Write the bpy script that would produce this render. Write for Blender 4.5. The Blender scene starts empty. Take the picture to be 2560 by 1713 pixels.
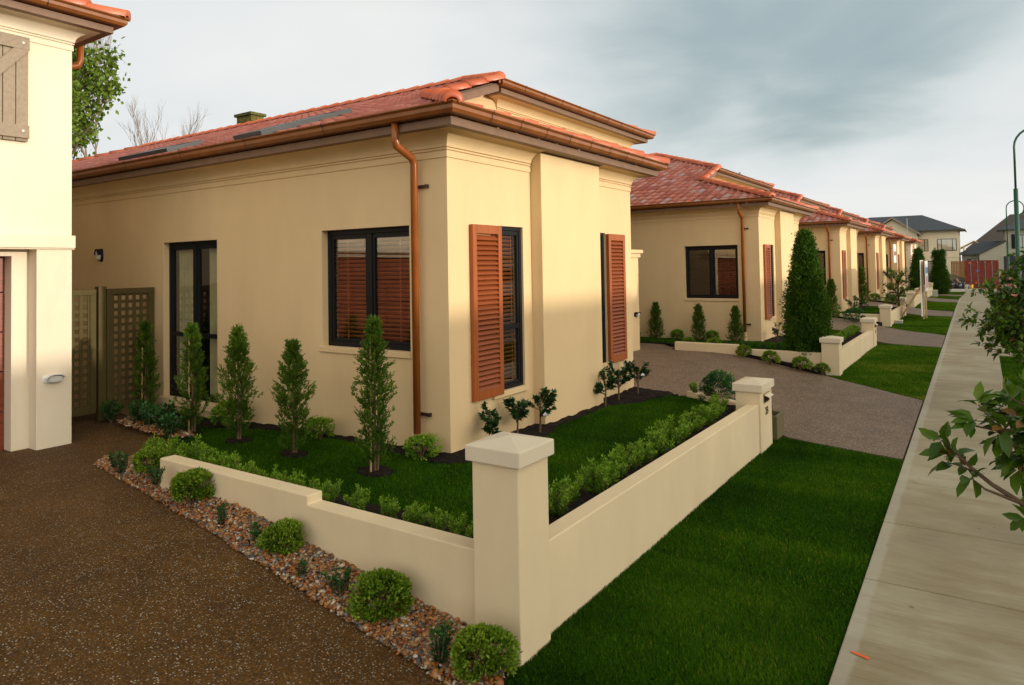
import bpy, bmesh, math, random
import numpy as np
from mathutils import Vector, Matrix
R_ = math.radians
rng = np.random.default_rng(7)
random.seed(7)
scene = bpy.context.scene
COL = scene.collection

# ------------------------------------------------------------------ helpers
def tag(o, label=None, cat=None, group=None, kind=None):
    if label: o['label'] = label
    if cat: o['category'] = cat
    if group: o['group'] = group
    if kind: o['kind'] = kind
    return o

def empty(name, loc=(0, 0, 0), rz=0.0, label=None, cat=None, group=None):
    o = bpy.data.objects.new(name, None)
    o.empty_display_size = 0.2
    COL.objects.link(o)
    o.location = loc
    o.rotation_euler = (0, 0, rz)
    return tag(o, label, cat, group)

def dup(o, parent=None, loc=None, rz=None, scale=None, label=None, group=None):
    c = o.copy()
    COL.objects.link(c)
    if parent: c.parent = parent
    if loc is not None: c.location = loc
    if rz is not None: c.rotation_euler = (0, 0, rz)
    if scale is not None: c.scale = (scale,) * 3 if not hasattr(scale, '__len__') else scale
    if label: c['label'] = label
    if group: c['group'] = group
    for ch in list(o.children):
        dup(ch, c)
    return c

class MB:
    def __init__(s):
        s.v, s.f, s.m = [], [], []
    def add(s, vs, fs, mi=0):
        n = len(s.v)
        s.v += [tuple(map(float, p)) for p in vs]
        for f in fs:
            s.f.append([n + i for i in f]); s.m.append(mi)
    def box(s, x0, x1, y0, y1, z0, z1, mi=0):
        s.add([(x0,y0,z0),(x1,y0,z0),(x1,y1,z0),(x0,y1,z0),(x0,y0,z1),(x1,y0,z1),(x1,y1,z1),(x0,y1,z1)],
              [(0,3,2,1),(4,5,6,7),(0,1,5,4),(1,2,6,5),(2,3,7,6),(3,0,4,7)], mi)
    def obox(s, c, ax, ay, az, mi=0):
        c, ax, ay, az = map(Vector, (c, ax, ay, az))
        P = [c + a*ax + b*ay + d*az for d in (-1,1) for (a,b) in ((-1,-1),(1,-1),(1,1),(-1,1))]
        fs = [(0,3,2,1),(4,5,6,7),(0,1,5,4),(1,2,6,5),(2,3,7,6),(3,0,4,7)]
        if ax.cross(ay).dot(az) < 0: fs = [f[::-1] for f in fs]
        s.add(P, fs, mi)
    def quad(s, a, b, c, d, mi=0):
        s.add([a,b,c,d], [(0,1,2,3)], mi)
    def prism(s, poly, d, mi=0):
        """closed prism: polygon (list of 3d points) extruded along vector d"""
        n = len(poly); d = Vector(d)
        A = [Vector(p) for p in poly]; B = [p + d for p in A]
        nn = sum(((A[i]).cross(A[(i+1) % n]) for i in range(n)), Vector())
        fs = [tuple(range(n)), tuple(range(2*n-1, n-1, -1))]
        fs += [(i, n+i, n+(i+1) % n, (i+1) % n) for i in range(n)]
        if nn.dot(d) > 0: fs = [f[::-1] for f in fs]
        s.add(A + B, fs, mi)
    def tube(s, path, r, n=8, mi=0, caps=True):
        P = [Vector(p) for p in path]; k = len(P)
        r = [r]*k if not hasattr(r, '__len__') else r
        base = len(s.v); up = None
        for i, p in enumerate(P):
            t = (P[min(i+1,k-1)] - P[max(i-1,0)]).normalized()
            if up is None:
                up = Vector((0,0,1)) if abs(t.z) < .9 else Vector((1,0,0))
            a = t.cross(up)
            if a.length < 1e-5: a = t.orthogonal()
            a.normalize(); b = a.cross(t); up = b
            sc = 1.0
            if 0 < i < k-1:
                c = (P[i]-P[i-1]).normalized().dot((P[i+1]-P[i]).normalized())
                sc = 1/max(.6, math.sqrt(max(0,(1+c)/2)))
            for j in range(n):
                an = 2*math.pi*j/n
                s.v.append(tuple(p + (a*math.cos(an)*1.0 + b*math.sin(an))*r[i]*(sc if abs(math.cos(an)) < 2 else 1)))
        for i in range(k-1):
            for j in range(n):
                s.f.append([base+i*n+j, base+i*n+(j+1)%n, base+(i+1)*n+(j+1)%n, base+(i+1)*n+j]); s.m.append(mi)
        if caps:
            s.f.append([base+j for j in range(n-1,-1,-1)]); s.m.append(mi)
            s.f.append([base+(k-1)*n+j for j in range(n)]); s.m.append(mi)
    def band(s, path, prof, closed=False, mi=0, caps=False):
        """sweep profile [(offset outward, z)] along xy polyline; outward = right-hand side; mitred"""
        P = [Vector((p[0], p[1])) for p in path]; k = len(P); L = []
        for i in range(k):
            d0 = (P[i]-P[i-1]).normalized() if i > 0 else None
            d1 = (P[i+1]-P[i]).normalized() if i < k-1 else None
            if d0 is None: d0 = d1
            if d1 is None: d1 = d0
            n0 = Vector((d0.y,-d0.x)); n1 = Vector((d1.y,-d1.x))
            m = n0 + n1; m = m/max(.2, m.dot(n0))
            L.append(m)
        base = len(s.v); q = len(prof)
        for i in range(k):
            for (o, z) in prof:
                w = P[i] + L[i]*o
                s.v.append((w.x, w.y, z))
        rg = range(q) if closed else range(q-1)
        for i in range(k-1):
            for j in rg:
                a = base+i*q+j; b = base+i*q+(j+1) % q
                s.f.append([a, a+q, b+q, b]); s.m.append(mi)
        if caps and closed:
            s.f.append([base+j for j in range(q)]); s.m.append(mi)
            s.f.append([base+(k-1)*q+j for j in range(q-1,-1,-1)]); s.m.append(mi)
    def build(s, name, mats, parent=None, smooth=False, bevel=0, seg=2):
        me = bpy.data.meshes.new(name)
        me.from_pydata(s.v, [], s.f)
        mats = mats if isinstance(mats, (list, tuple)) else [mats]
        for m in mats: me.materials.append(m)
        if len(mats) > 1: me.polygons.foreach_set('material_index', s.m)
        if smooth: me.polygons.foreach_set('use_smooth', [True]*len(s.f))
        me.update()
        o = bpy.data.objects.new(name, me)
        COL.objects.link(o)
        if parent: o.parent = parent
        if bevel:
            b = o.modifiers.new('bevel', 'BEVEL'); b.width = bevel; b.segments = seg
            b.limit_method = 'ANGLE'; b.angle_limit = R_(40)
        return o

def np_mesh(name, V, F, mat, parent=None, tint=None, smooth=False, colors=None):
    """V (n,3), F (m,k) numpy"""
    me = bpy.data.meshes.new(name)
    m, k = F.shape
    me.vertices.add(len(V)); me.vertices.foreach_set('co', V.astype(np.float32).ravel())
    me.loops.add(m*k); me.loops.foreach_set('vertex_index', F.astype(np.int32).ravel())
    me.polygons.add(m)
    me.polygons.foreach_set('loop_start', np.arange(0, m*k, k, dtype=np.int32))
    if smooth: me.polygons.foreach_set('use_smooth', np.ones(m, dtype=bool))
    if tint is not None:
        a = me.attributes.new('tint', 'FLOAT', 'POINT'); a.data.foreach_set('value', tint.astype(np.float32))
    if colors is not None:
        a = me.attributes.new('hue', 'FLOAT_COLOR', 'POINT'); a.data.foreach_set('color', colors.astype(np.float32).ravel())
    me.materials.append(mat)
    me.update(calc_edges=True); me.validate()
    o = bpy.data.objects.new(name, me); COL.objects.link(o)
    if parent: o.parent = parent
    return o

# ------------------------------------------------------------------ materials
def new_mat(name):
    m = bpy.data.materials.new(name); m.use_nodes = True
    nt = m.node_tree; b = nt.nodes['Principled BSDF']
    return m, nt, b
def nd(nt, t, **k):
    n = nt.nodes.new(t)
    for a, v in k.items():
        if a.startswith('i_'):
            n.inputs[a[2:].replace('_', ' ')].default_value = v
        else: setattr(n, a, v)
    return n
def lk(nt, a, b): nt.links.new(a, b)
def rgba(c): return (c[0], c[1], c[2], 1)
def ramp(nt, stops, fac=None, interp='LINEAR'):
    r = nd(nt, 'ShaderNodeValToRGB'); r.color_ramp.interpolation = interp
    e = r.color_ramp.elements
    while len(e) < len(stops): e.new(.5)
    for i, (p, c) in enumerate(stops):
        e[i].position = p; e[i].color = rgba(c) if len(c) == 3 else c
    if fac is not None: lk(nt, fac, r.inputs[0])
    return r
def coords(nt, kind='Object', scale=None):
    t = nd(nt, 'ShaderNodeTexCoord')
    if scale is None: return t.outputs[kind]
    mp = nd(nt, 'ShaderNodeMapping'); mp.inputs['Scale'].default_value = scale if hasattr(scale, '__len__') else (scale,)*3
    lk(nt, t.outputs[kind], mp.inputs[0]); return mp.outputs[0]
def noise(nt, co, s, d=4, r=.55):
    n = nd(nt, 'ShaderNodeTexNoise'); n.inputs['Scale'].default_value = s
    n.inputs['Detail'].default_value = d; n.inputs['Roughness'].default_value = r
    lk(nt, co, n.inputs['Vector']); return n.outputs['Fac']
def bump(nt, b, h, strength=.2, dist=.01):
    n = nd(nt, 'ShaderNodeBump'); n.inputs['Strength'].default_value = strength; n.inputs['Distance'].default_value = dist
    lk(nt, h, n.inputs['Height']); lk(nt, n.outputs[0], b.inputs['Normal'])
def mixc(nt, fac, a, b, mode='MIX'):
    m = nd(nt, 'ShaderNodeMix', data_type='RGBA', blend_type=mode)
    for v, i in ((fac, 0), (a, 6), (b, 7)):
        if hasattr(v, 'is_linked') or hasattr(v, 'links'): lk(nt, v, m.inputs[i])
        else: m.inputs[i].default_value = v if i == 0 else rgba(v)
    return m.outputs[2]

def stucco(name, c, var=.06, bs=.25):
    m, nt, b = new_mat(name)
    co = coords(nt)
    n1 = noise(nt, coords(nt, 'Object', (1, 1, .45)), 1.6, 6, .6); n2 = noise(nt, coords(nt, 'Object', (1, 1, .25)), 9, 4)
    r = ramp(nt, [(.3, [x*(1-var) for x in c]), (.7, [min(1, x*(1+var)) for x in c])], n1)
    c2 = mixc(nt, .05, r.outputs[0], ramp(nt, [(.35, [x*.75 for x in c]), (.65, c)], n2).outputs[0])
    lk(nt, c2, b.inputs['Base Color'])
    b.inputs['Roughness'].default_value = .9
    b.inputs['Specular IOR Level'].default_value = .2
    bump(nt, b, noise(nt, co, 170, 3, .6), bs, .004)
    return m
def plain(name, c, rough=.5, spec=.5, var=.1, sc=8, metal=0, bmp=0, bsc=60):
    m, nt, b = new_mat(name)
    co = coords(nt)
    r = ramp(nt, [(.3, [x*(1-var) for x in c]), (.7, [x*(1+var) for x in c])], noise(nt, co, sc, 4))
    lk(nt, r.outputs[0], b.inputs['Base Color'])
    b.inputs['Roughness'].default_value = rough; b.inputs['Specular IOR Level'].default_value = spec
    b.inputs['Metallic'].default_value = metal
    if bmp: bump(nt, b, noise(nt, co, bsc, 4), bmp, .005)
    return m
def wood(name, c, axis=2, rough=.4, dark=.55):
    m, nt, b = new_mat(name)
    s = [40, 40, 40]; s[axis] = 2.2
    co = coords(nt, 'Object', s)
    n = noise(nt, co, 1.0, 5, .6)
    r = ramp(nt, [(.25, [x*dark for x in c]), (.55, c), (.8, [min(1, x*1.25) for x in c])], n)
    lk(nt, r.outputs[0], b.inputs['Base Color']); b.inputs['Roughness'].default_value = rough
    bump(nt, b, n, .15, .003)
    return m
def leafmat(name, stops, rough=.45, trans=.25, spec=.4):
    m, nt, b = new_mat(name)
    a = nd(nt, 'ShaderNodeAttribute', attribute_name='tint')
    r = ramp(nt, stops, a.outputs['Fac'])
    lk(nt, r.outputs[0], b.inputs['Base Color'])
    b.inputs['Roughness'].default_value = rough; b.inputs['Specular IOR Level'].default_value = spec
    tr = nd(nt, 'ShaderNodeBsdfTranslucent'); lk(nt, r.outputs[0], tr.inputs[0])
    mx = nd(nt, 'ShaderNodeMixShader'); mx.inputs[0].default_value = trans
    lk(nt, b.outputs[0], mx.inputs[1]); lk(nt, tr.outputs[0], mx.inputs[2])
    lk(nt, mx.outputs[0], nt.nodes['Material Output'].inputs[0])
    return m
def tilemat(name, stops, rough=.33):
    m, nt, b = new_mat(name)
    a = nd(nt, 'ShaderNodeAttribute', attribute_name='tint')
    r = ramp(nt, stops, a.outputs['Fac'])
    co = coords(nt)
    c = mixc(nt, .35, r.outputs[0], ramp(nt, [(.3, (.16, .05, .03)), (.6, (.6, .2, .12))], noise(nt, co, 9, 5)).outputs[0], 'MULTIPLY')
    c = mixc(nt, .25, c, r.outputs[0])
    lk(nt, c, b.inputs['Base Color'])
    rr = nd(nt, 'ShaderNodeMapRange'); rr.inputs[3].default_value = rough-.08; rr.inputs[4].default_value = rough+.15
    lk(nt, noise(nt, co, 25, 3), rr.inputs[0]); lk(nt, rr.outputs[0], b.inputs['Roughness'])
    b.inputs['Specular IOR Level'].default_value = .6
    return m
def glassmat():
    m, nt, b = new_mat('window_glass')
    nt.nodes.remove(b)
    fr = nd(nt, 'ShaderNodeFresnel'); fr.inputs[0].default_value = 1.55
    ad = nd(nt, 'ShaderNodeMath', operation='MULTIPLY_ADD'); ad.inputs[1].default_value = 1.3; ad.inputs[2].default_value = .08
    lk(nt, fr.outputs[0], ad.inputs[0]); ad.use_clamp = True
    t = nd(nt, 'ShaderNodeBsdfTransparent'); t.inputs[0].default_value = (.90, .92, .90, 1)
    g = nd(nt, 'ShaderNodeBsdfGlossy'); g.inputs['Roughness'].default_value = .02; g.inputs['Color'].default_value = (.95, .95, .95, 1)
    co = coords(nt); bn = nd(nt, 'ShaderNodeBump'); bn.inputs['Strength'].default_value = .03; bn.inputs['Distance'].default_value = .02
    lk(nt, noise(nt, co, 2.5, 1), bn.inputs['Height']); lk(nt, bn.outputs[0], g.inputs['Normal'])
    ge = nd(nt, 'ShaderNodeNewGeometry'); iv = nd(nt, 'ShaderNodeMath', operation='SUBTRACT'); iv.inputs[0].default_value = 1; lk(nt, ge.outputs['Backfacing'], iv.inputs[1])
    fm = nd(nt, 'ShaderNodeMath', operation='MULTIPLY'); lk(nt, ad.outputs[0], fm.inputs[0]); lk(nt, iv.outputs[0], fm.inputs[1])
    mx = nd(nt, 'ShaderNodeMixShader'); lk(nt, fm.outputs[0], mx.inputs[0]); lk(nt, t.outputs[0], mx.inputs[1]); lk(nt, g.outputs[0], mx.inputs[2])
    lk(nt, mx.outputs[0], nt.nodes['Material Output'].inputs[0])
    return m

M = {}
CREAM = (.70, .51, .276)
M['wall'] = stucco('cream_stucco', CREAM)
M['wall_pale'] = stucco('pale_stucco', (.76, .655, .49))
M['fence'] = stucco('garden_wall_stucco', (.68, .55, .345), .07)
M['cap'] = stucco('pier_cap_plaster', (.64, .55, .40), .05)
M['fascia'] = plain('brown_fascia_paint', (.20, .115, .068), .55, .3)
M['gutter'] = plain('copper_brown_gutter', (.225, .072, .013), .38, .45, .2, 5)
M['gutter_dark'] = plain('gutter_joint_brown', (.03, .012, .006), .5)
M['pipe'] = plain('copper_brown_pipe', (.27, .075, .012), .3, .5, .15, 4)
M['frame'] = plain('black_window_aluminium', (.008, .008, .009), .55, .2)
M['shutter'] = wood('cedar_shutter_wood', (.335, .078, .009), 2, .5, .7)
M['louvre'] = wood('cedar_louvre_wood', (.25, .055, .009), 1, .45, .75)
M['glass'] = glassmat()
M['blind'] = wood('timber_blind_wood', (.50, .15, .035), 0, .5, .7)
M['dark_blind'] = wood('dark_timber_blind', (.07, .025, .010), 0, .5, .7)
M['curtain'] = plain('pale_curtain_cloth', (.62, .52, .30), .9, .1, .15, 6)
M['dark_inside'] = plain('dark_room', (.02, .015, .012), .9, .1)
M['tile'] = tilemat('terracotta_tile', [(0, (.44, .125, .075)), (.5, (.54, .175, .115)), (1, (.62, .24, .17))], .36)
M['tile2'] = tilemat('sky_sheen_terracotta_tile', [(0, (.34, .09, .055)), (.4, (.50, .16, .10)), (.75, (.52, .22, .16)), (.92, (.47, .30, .26)), (1, (.42, .33, .31))], .33)  # palest per-tile tones paint in the grey-white reflection of the sky
M['ridge'] = tilemat('terracotta_ridge', [(0, (.50, .10, .022)), (1, (.62, .17, .06))], .38)
M['slate'] = plain('dark_grey_roof_tile', (.055, .062, .07), .45, .5, .3, 20)
M['slate_brown'] = plain('brown_grey_roof', (.075, .062, .05), .6, .4, .2, 6)
M['soil'] = plain('dark_garden_soil', (.016, .011, .009), .95, .1, .5, 30, 0, .9, 45)
M['turf'] = plain('turf_soil', (.018, .030, .008), .95, .1, .4, 10)
M['white'] = plain('white_paint', (.75, .75, .72), .5, .4, .03)
M['steel'] = plain('grey_steel', (.35, .36, .37), .35, .5, .1, 8, .8)
M['green_pole'] = plain('dark_green_pole_paint', (.012, .075, .035), .4, .5, .1)
M['bark'] = plain('grey_brown_bark', (.13, .085, .05), .9, .1, .3, 20, 0, .6, 40)
M['stake'] = wood('pale_timber_stake', (.50, .30, .14), 2, .7)
M['timber'] = wood('raw_pine_timber', (.55, .36, .16), 0, .7)
M['lattice'] = plain('olive_painted_lattice', (.085, .064, .020), .65, .2)
M['board'] = plain('taupe_shutter_boards', (.30, .235, .165), .75, .25, .12, 30, 0, .3, 90)
M['board_gap'] = plain('taupe_shutter_groove', (.10, .075, .05), .8, .2)
M['garage'] = wood('red_brown_garage_wood', (.22, .045, .015), 1, .4)
M['lampglass'] = plain('frosted_lamp_lens', (.55, .55, .5), .3, .5, .02)
M['sky_frame'] = plain('grey_skylight_frame', (.06, .065, .065), .5, .4)
M['sky_pane'] = plain('tinted_skylight_glass', (.03, .035, .035), .25, .35)
M['petal'] = plain('white_petal', (.8, .78, .74), .5, .2, .03)
M['pink'] = plain('pink_petal', (.75, .32, .30), .5, .2, .15)
# foliage
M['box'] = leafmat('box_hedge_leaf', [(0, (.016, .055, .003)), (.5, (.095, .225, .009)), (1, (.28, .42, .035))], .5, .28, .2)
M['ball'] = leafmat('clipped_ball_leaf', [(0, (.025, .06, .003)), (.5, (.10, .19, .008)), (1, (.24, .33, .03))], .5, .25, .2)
M['darkleaf'] = leafmat('dark_shrub_leaf', [(0, (.006, .03, .006)), (.6, (.018, .085, .014)), (1, (.07, .21, .03))])
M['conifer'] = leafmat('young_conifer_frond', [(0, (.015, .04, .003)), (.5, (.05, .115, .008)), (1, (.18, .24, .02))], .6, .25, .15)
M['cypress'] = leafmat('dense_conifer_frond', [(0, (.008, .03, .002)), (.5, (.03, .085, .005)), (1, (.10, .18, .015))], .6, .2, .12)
M['camellia'] = leafmat('camellia_leaf', [(0, (.008, .03, .008)), (.6, (.025, .08, .015)), (1, (.12, .15, .03))], .28, .12, .6)
M['magnolia'] = leafmat('magnolia_leaf', [(0, (.02, .05, .006)), (.5, (.085, .17, .012)), (.85, (.18, .26, .03)), (1, (.24, .12, .03))], .4, .3, .35)
M['poplar'] = leafmat('tall_tree_leaf', [(0, (.05, .10, .008)), (.5, (.13, .21, .015)), (1, (.24, .32, .04))], .5, .3, .3)
M['grass'] = leafmat('grass_blade', [(0, (.011, .038, .001)), (.45, (.034, .105, .002)), (.8, (.075, .17, .004)), (1, (.22, .22, .03))], .7, .2, .05)
M['twig'] = plain('bare_twig', (.22, .17, .13), .9, .1)

def pebblemat():
    m, nt, b = new_mat('river_pebble')
    a = nd(nt, 'ShaderNodeAttribute', attribute_name='hue')
    co = coords(nt)
    c = mixc(nt, .5, a.outputs['Color'], ramp(nt, [(.3, (.45, .4, .36)), (.7, (1, 1, 1))], noise(nt, co, 60, 4)).outputs[0], 'MULTIPLY')
    lk(nt, c, b.inputs['Base Color']); b.inputs['Roughness'].default_value = .42
    return m
M['pebble'] = pebblemat()

def aggregate(name, base, dark, chips, cs, shine):
    """exposed-aggregate concrete: cement with stone chips in a procedural cell pattern"""
    m, nt, b = new_mat(name)
    co = coords(nt)
    def chipset(scale, thr):
        v = nd(nt, 'ShaderNodeTexVoronoi', feature='F1'); v.inputs['Scale'].default_value = scale
        lk(nt, co, v.inputs['Vector'])
        w = nd(nt, 'ShaderNodeMath', operation='LESS_THAN'); w.inputs[1].default_value = thr*1.1
        lk(nt, v.outputs['Distance'], w.inputs[0])
        sx = nd(nt, 'ShaderNodeSeparateColor'); lk(nt, v.outputs['Color'], sx.inputs[0])
        return v, w.outputs[0], sx
    n1 = noise(nt, co, .55, 5, .6); n2 = noise(nt, co, 3.0, 5, .6)
    cem = ramp(nt, [(.32, dark), (.68, base)], n1).outputs[0]
    cem = mixc(nt, .45, cem, ramp(nt, [(.35, [x*.55 for x in dark]), (.7, [x*1.25 for x in base])], n2).outputs[0])
    v, w, sx = chipset(cs, .42)
    chipc = ramp(nt, chips, sx.outputs[0], 'CONSTANT').outputs[0]
    sel = nd(nt, 'ShaderNodeMath', operation='MULTIPLY'); lk(nt, w, sel.inputs[0]); sel.inputs[1].default_value = .9
    col = mixc(nt, sel.outputs[0], cem, chipc)
    v2, w2, sx2 = chipset(cs*.85, .27)
    pick = nd(nt, 'ShaderNodeMath', operation='GREATER_THAN'); pick.inputs[1].default_value = .80; lk(nt, sx2.outputs[1], pick.inputs[0])
    s2 = nd(nt, 'ShaderNodeMath', operation='MULTIPLY'); lk(nt, w2, s2.inputs[0]); lk(nt, pick.outputs[0], s2.inputs[1])
    col = mixc(nt, s2.outputs[0], col, ramp(nt, [(0, (.30, .26, .20)), (.5, (.42, .39, .33)), (.8, (.14, .13, .12))], sx2.outputs[2], 'CONSTANT').outputs[0])
    lk(nt, col, b.inputs['Base Color'])
    b.inputs['Roughness'].default_value = shine; b.inputs['Specular IOR Level'].default_value = .22
    inv = nd(nt, 'ShaderNodeMath', operation='SUBTRACT'); inv.inputs[0].default_value = 1; lk(nt, v.outputs['Distance'], inv.inputs[1])
    bump(nt, b, inv.outputs[0], .5, .006)
    return m
chips = [(0, (.04, .018, .004)), (.28, (.11, .045, .008)), (.5, (.16, .075, .014)), (.68, (.07, .05, .035)), (.84, (.18, .125, .06)), (.95, (.30, .25, .18))]
M['agg'] = aggregate('brown_exposed_aggregate', (.108, .050, .007), (.062, .028, .004), chips, 98, .75)
chips2 = [(0, (.10, .07, .05)), (.3, (.20, .13, .085)), (.55, (.27, .21, .16)), (.75, (.16, .15, .15)), (.88, (.42, .38, .34))]
M['agg2'] = aggregate('grey_brown_exposed_aggregate', (.19, .125, .07), (.13, .082, .042), chips2, 70, .6)

def concrete():
    m, nt, b = new_mat('footpath_concrete')
    co = coords(nt); cs = coords(nt, 'Object', (1.2, .35, 1))
    n1 = noise(nt, co, .9, 6, .62); n2 = noise(nt, coords(nt, 'Object', (1, 2.6, 1)), 1.6, 6, .6); n3 = noise(nt, coords(nt, 'Object', (.35, 5, 1)), 14, 4, .6)
    c = ramp(nt, [(.28, (.20, .16, .075)), (.48, (.30, .255, .135)), (.70, (.40, .365, .24))], n1).outputs[0]
    c = mixc(nt, ramp(nt, [(.48, (0, 0, 0)), (.66, (.70, .70, .70))], n2).outputs[0], c, (.20, .135, .04))
    c = mixc(nt, .22, c, ramp(nt, [(.3, (.19, .16, .11)), (.7, (.42, .39, .32))], n3).outputs[0])
    # trowelled pale band along the lawn edge of the slabs, worn in places
    sp = nd(nt, 'ShaderNodeSeparateXYZ'); lk(nt, co, sp.inputs[0])
    e = nd(nt, 'ShaderNodeMath', operation='MULTIPLY_ADD'); e.inputs[1].default_value = .0115; lk(nt, sp.outputs[1], e.inputs[0]); lk(nt, sp.outputs[0], e.inputs[2])
    nn = nd(nt, 'ShaderNodeMath', operation='MULTIPLY_ADD'); nn.inputs[1].default_value = .05; lk(nt, noise(nt, co, 5, 4), nn.inputs[0]); lk(nt, e.outputs[0], nn.inputs[2])
    edge = ramp(nt, [(0, (1, 1, 1)), (1, (0, 0, 0))]); mr = nd(nt, 'ShaderNodeMapRange'); mr.inputs[1].default_value = -.535; mr.inputs[2].default_value = -.515
    lk(nt, nn.outputs[0], mr.inputs[0]); lk(nt, mr.outputs[0], edge.inputs[0])
    ef = nd(nt, 'ShaderNodeMath', operation='MULTIPLY'); ef.inputs[1].default_value = .42; lk(nt, edge.outputs[0], ef.inputs[0])
    c = mixc(nt, ef.outputs[0], c, (.43, .40, .33))
    spots = nd(nt, 'ShaderNodeTexVoronoi', feature='F1'); spots.inputs['Scale'].default_value = 2.3; lk(nt, co, spots.inputs['Vector'])
    sm = ramp(nt, [(.02, (.7, .7, .7)), (.05, (0, 0, 0))], spots.outputs['Distance']).outputs[0]
    c = mixc(nt, sm, c, (.10, .08, .04))
    lk(nt, c, b.inputs['Base Color']); b.inputs['Roughness'].default_value = .75
    bump(nt, b, noise(nt, co, 90, 5, .7), .25, .004)
    return m
M['concrete'] = concrete()
M['asphalt'] = plain('road_asphalt', (.05, .05, .05), .85, .3, .25, 40, 0, .5, 120)
M['earth'] = plain('far_ground_grass', (.03, .055, .012), .95, .1, .4, .6)
M['kerb'] = plain('kerb_concrete', (.36, .34, .29), .8, .2, .1)
M['orange'] = plain('orange_spray_paint', (.75, .13, .03), .7, .2)

# ------------------------------------------------------------------ ground levels
def zs(y):                       # street level along the street
    return -.35 - .60*min(1, max(0, (y-42)/33.0))
def zd(x):                       # driveway level, rising from the street to the houses
    t = min(1, max(0, (-x-1.6)/3.0)); t = t*t*(3-2*t); u = min(1, max(0, (-x-6.4)/1.4))
    return -.345 + .285*t - .045*u
def inpoly(P, poly):
    x, y = P[:, 0], P[:, 1]; ins = np.zeros(len(P), bool); n = len(poly)
    for i in range(n):
        x0, y0 = poly[i]; x1, y1 = poly[(i+1) % n]
        c = ((y0 > y) != (y1 > y)) & (x < (x1-x0)*(y-y0)/((y1-y0) if y1 != y0 else 1e-9)+x0)
        ins ^= c
    return ins
def sheet(name, poly, zf, mat, step=.25, depth=.12, kind='structure', skirt=True, rough=0):
    """a ground sheet: polygon cut into a fine grid, its height from zf(x, y)"""
    bm = bmesh.new()
    vs = [bm.verts.new((p[0], p[1], 0)) for p in poly]
    f = bm.faces.new(vs); bm.normal_update()
    if f.normal.z < 0: f.normal_flip()
    xs = [p[0] for p in poly]; ys = [p[1] for p in poly]
    for ax, lo, hi in ((0, min(xs), max(xs)), (1, min(ys), max(ys))):
        k = lo + step
        while k < hi:
            co = [0, 0, 0]; co[ax] = k; no = [0, 0, 0]; no[ax] = 1
            bmesh.ops.bisect_plane(bm, geom=bm.verts[:]+bm.edges[:]+bm.faces[:], plane_co=co, plane_no=no)
            k += step
    if skirt:
        be = [e for e in bm.edges if len(e.link_faces) == 1]
        r = bmesh.ops.extrude_edge_only(bm, edges=be)
        ev = set(g for g in r['geom'] if isinstance(g, bmesh.types.BMVert))
    else: ev = set()
    for v in bm.verts:
        z = zf(v.co.x, v.co.y)
        if v in ev: v.co.z = z - depth
        else: v.co.z = z + (random.uniform(-rough, rough) if rough else 0)
    bmesh.ops.recalc_face_normals(bm, faces=bm.faces[:])
    me = bpy.data.meshes.new(name); bm.to_mesh(me); bm.free(); me.materials.append(mat)
    o = bpy.data.objects.new(name, me); COL.objects.link(o)
    if kind: o['kind'] = kind
    return o

# ------------------------------------------------------------------ camera, sky, sun
cam_d = bpy.data.cameras.new('camera'); cam = bpy.data.objects.new('camera', cam_d); COL.objects.link(cam)
def cam_rot(yaw, pitch, roll):
    cy, sy = math.cos(yaw), math.sin(yaw)
    f = Vector((-sy*math.cos(pitch), cy*math.cos(pitch), math.sin(pitch)))
    r = Vector((cy, sy, 0)); u = r.cross(f)
    r2 = r*math.cos(roll) + u*math.sin(roll); u2 = r2.cross(f)
    return Matrix((r2, u2, -f)).transposed()
cam.matrix_world = Matrix.Translation((0, 0, 1.65)) @ cam_rot(.5941, .0287, -.0168).to_4x4()
cam_d.sensor_width = 36; cam_d.lens = 1743.66/2560*36
cam_d.shift_y = -(856.5-617.86)/2560
cam_d.clip_end = 3000; cam_d.clip_start = .05
scene.camera = cam
vs_ = scene.view_settings
vs_.view_transform = 'Standard'; vs_.look = 'None'; vs_.exposure = .4; vs_.gamma = 1
SUN_EL, SUN_AZ = R_(7.0), R_(7.0)     # azimuth measured from +x towards +y
sd = Vector((math.cos(SUN_EL)*math.cos(SUN_AZ), math.cos(SUN_EL)*math.sin(SUN_AZ), math.sin(SUN_EL)))
sl = bpy.data.lights.new('sun', 'SUN'); sl.energy = 2.2; sl.angle = R_(.55); sl.color = (1, .90, .76)
so = bpy.data.objects.new('sun', sl); COL.objects.link(so); so.location = (40, 0, 30)
so.rotation_euler = sd.to_track_quat('Z', 'Y').to_euler()

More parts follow.
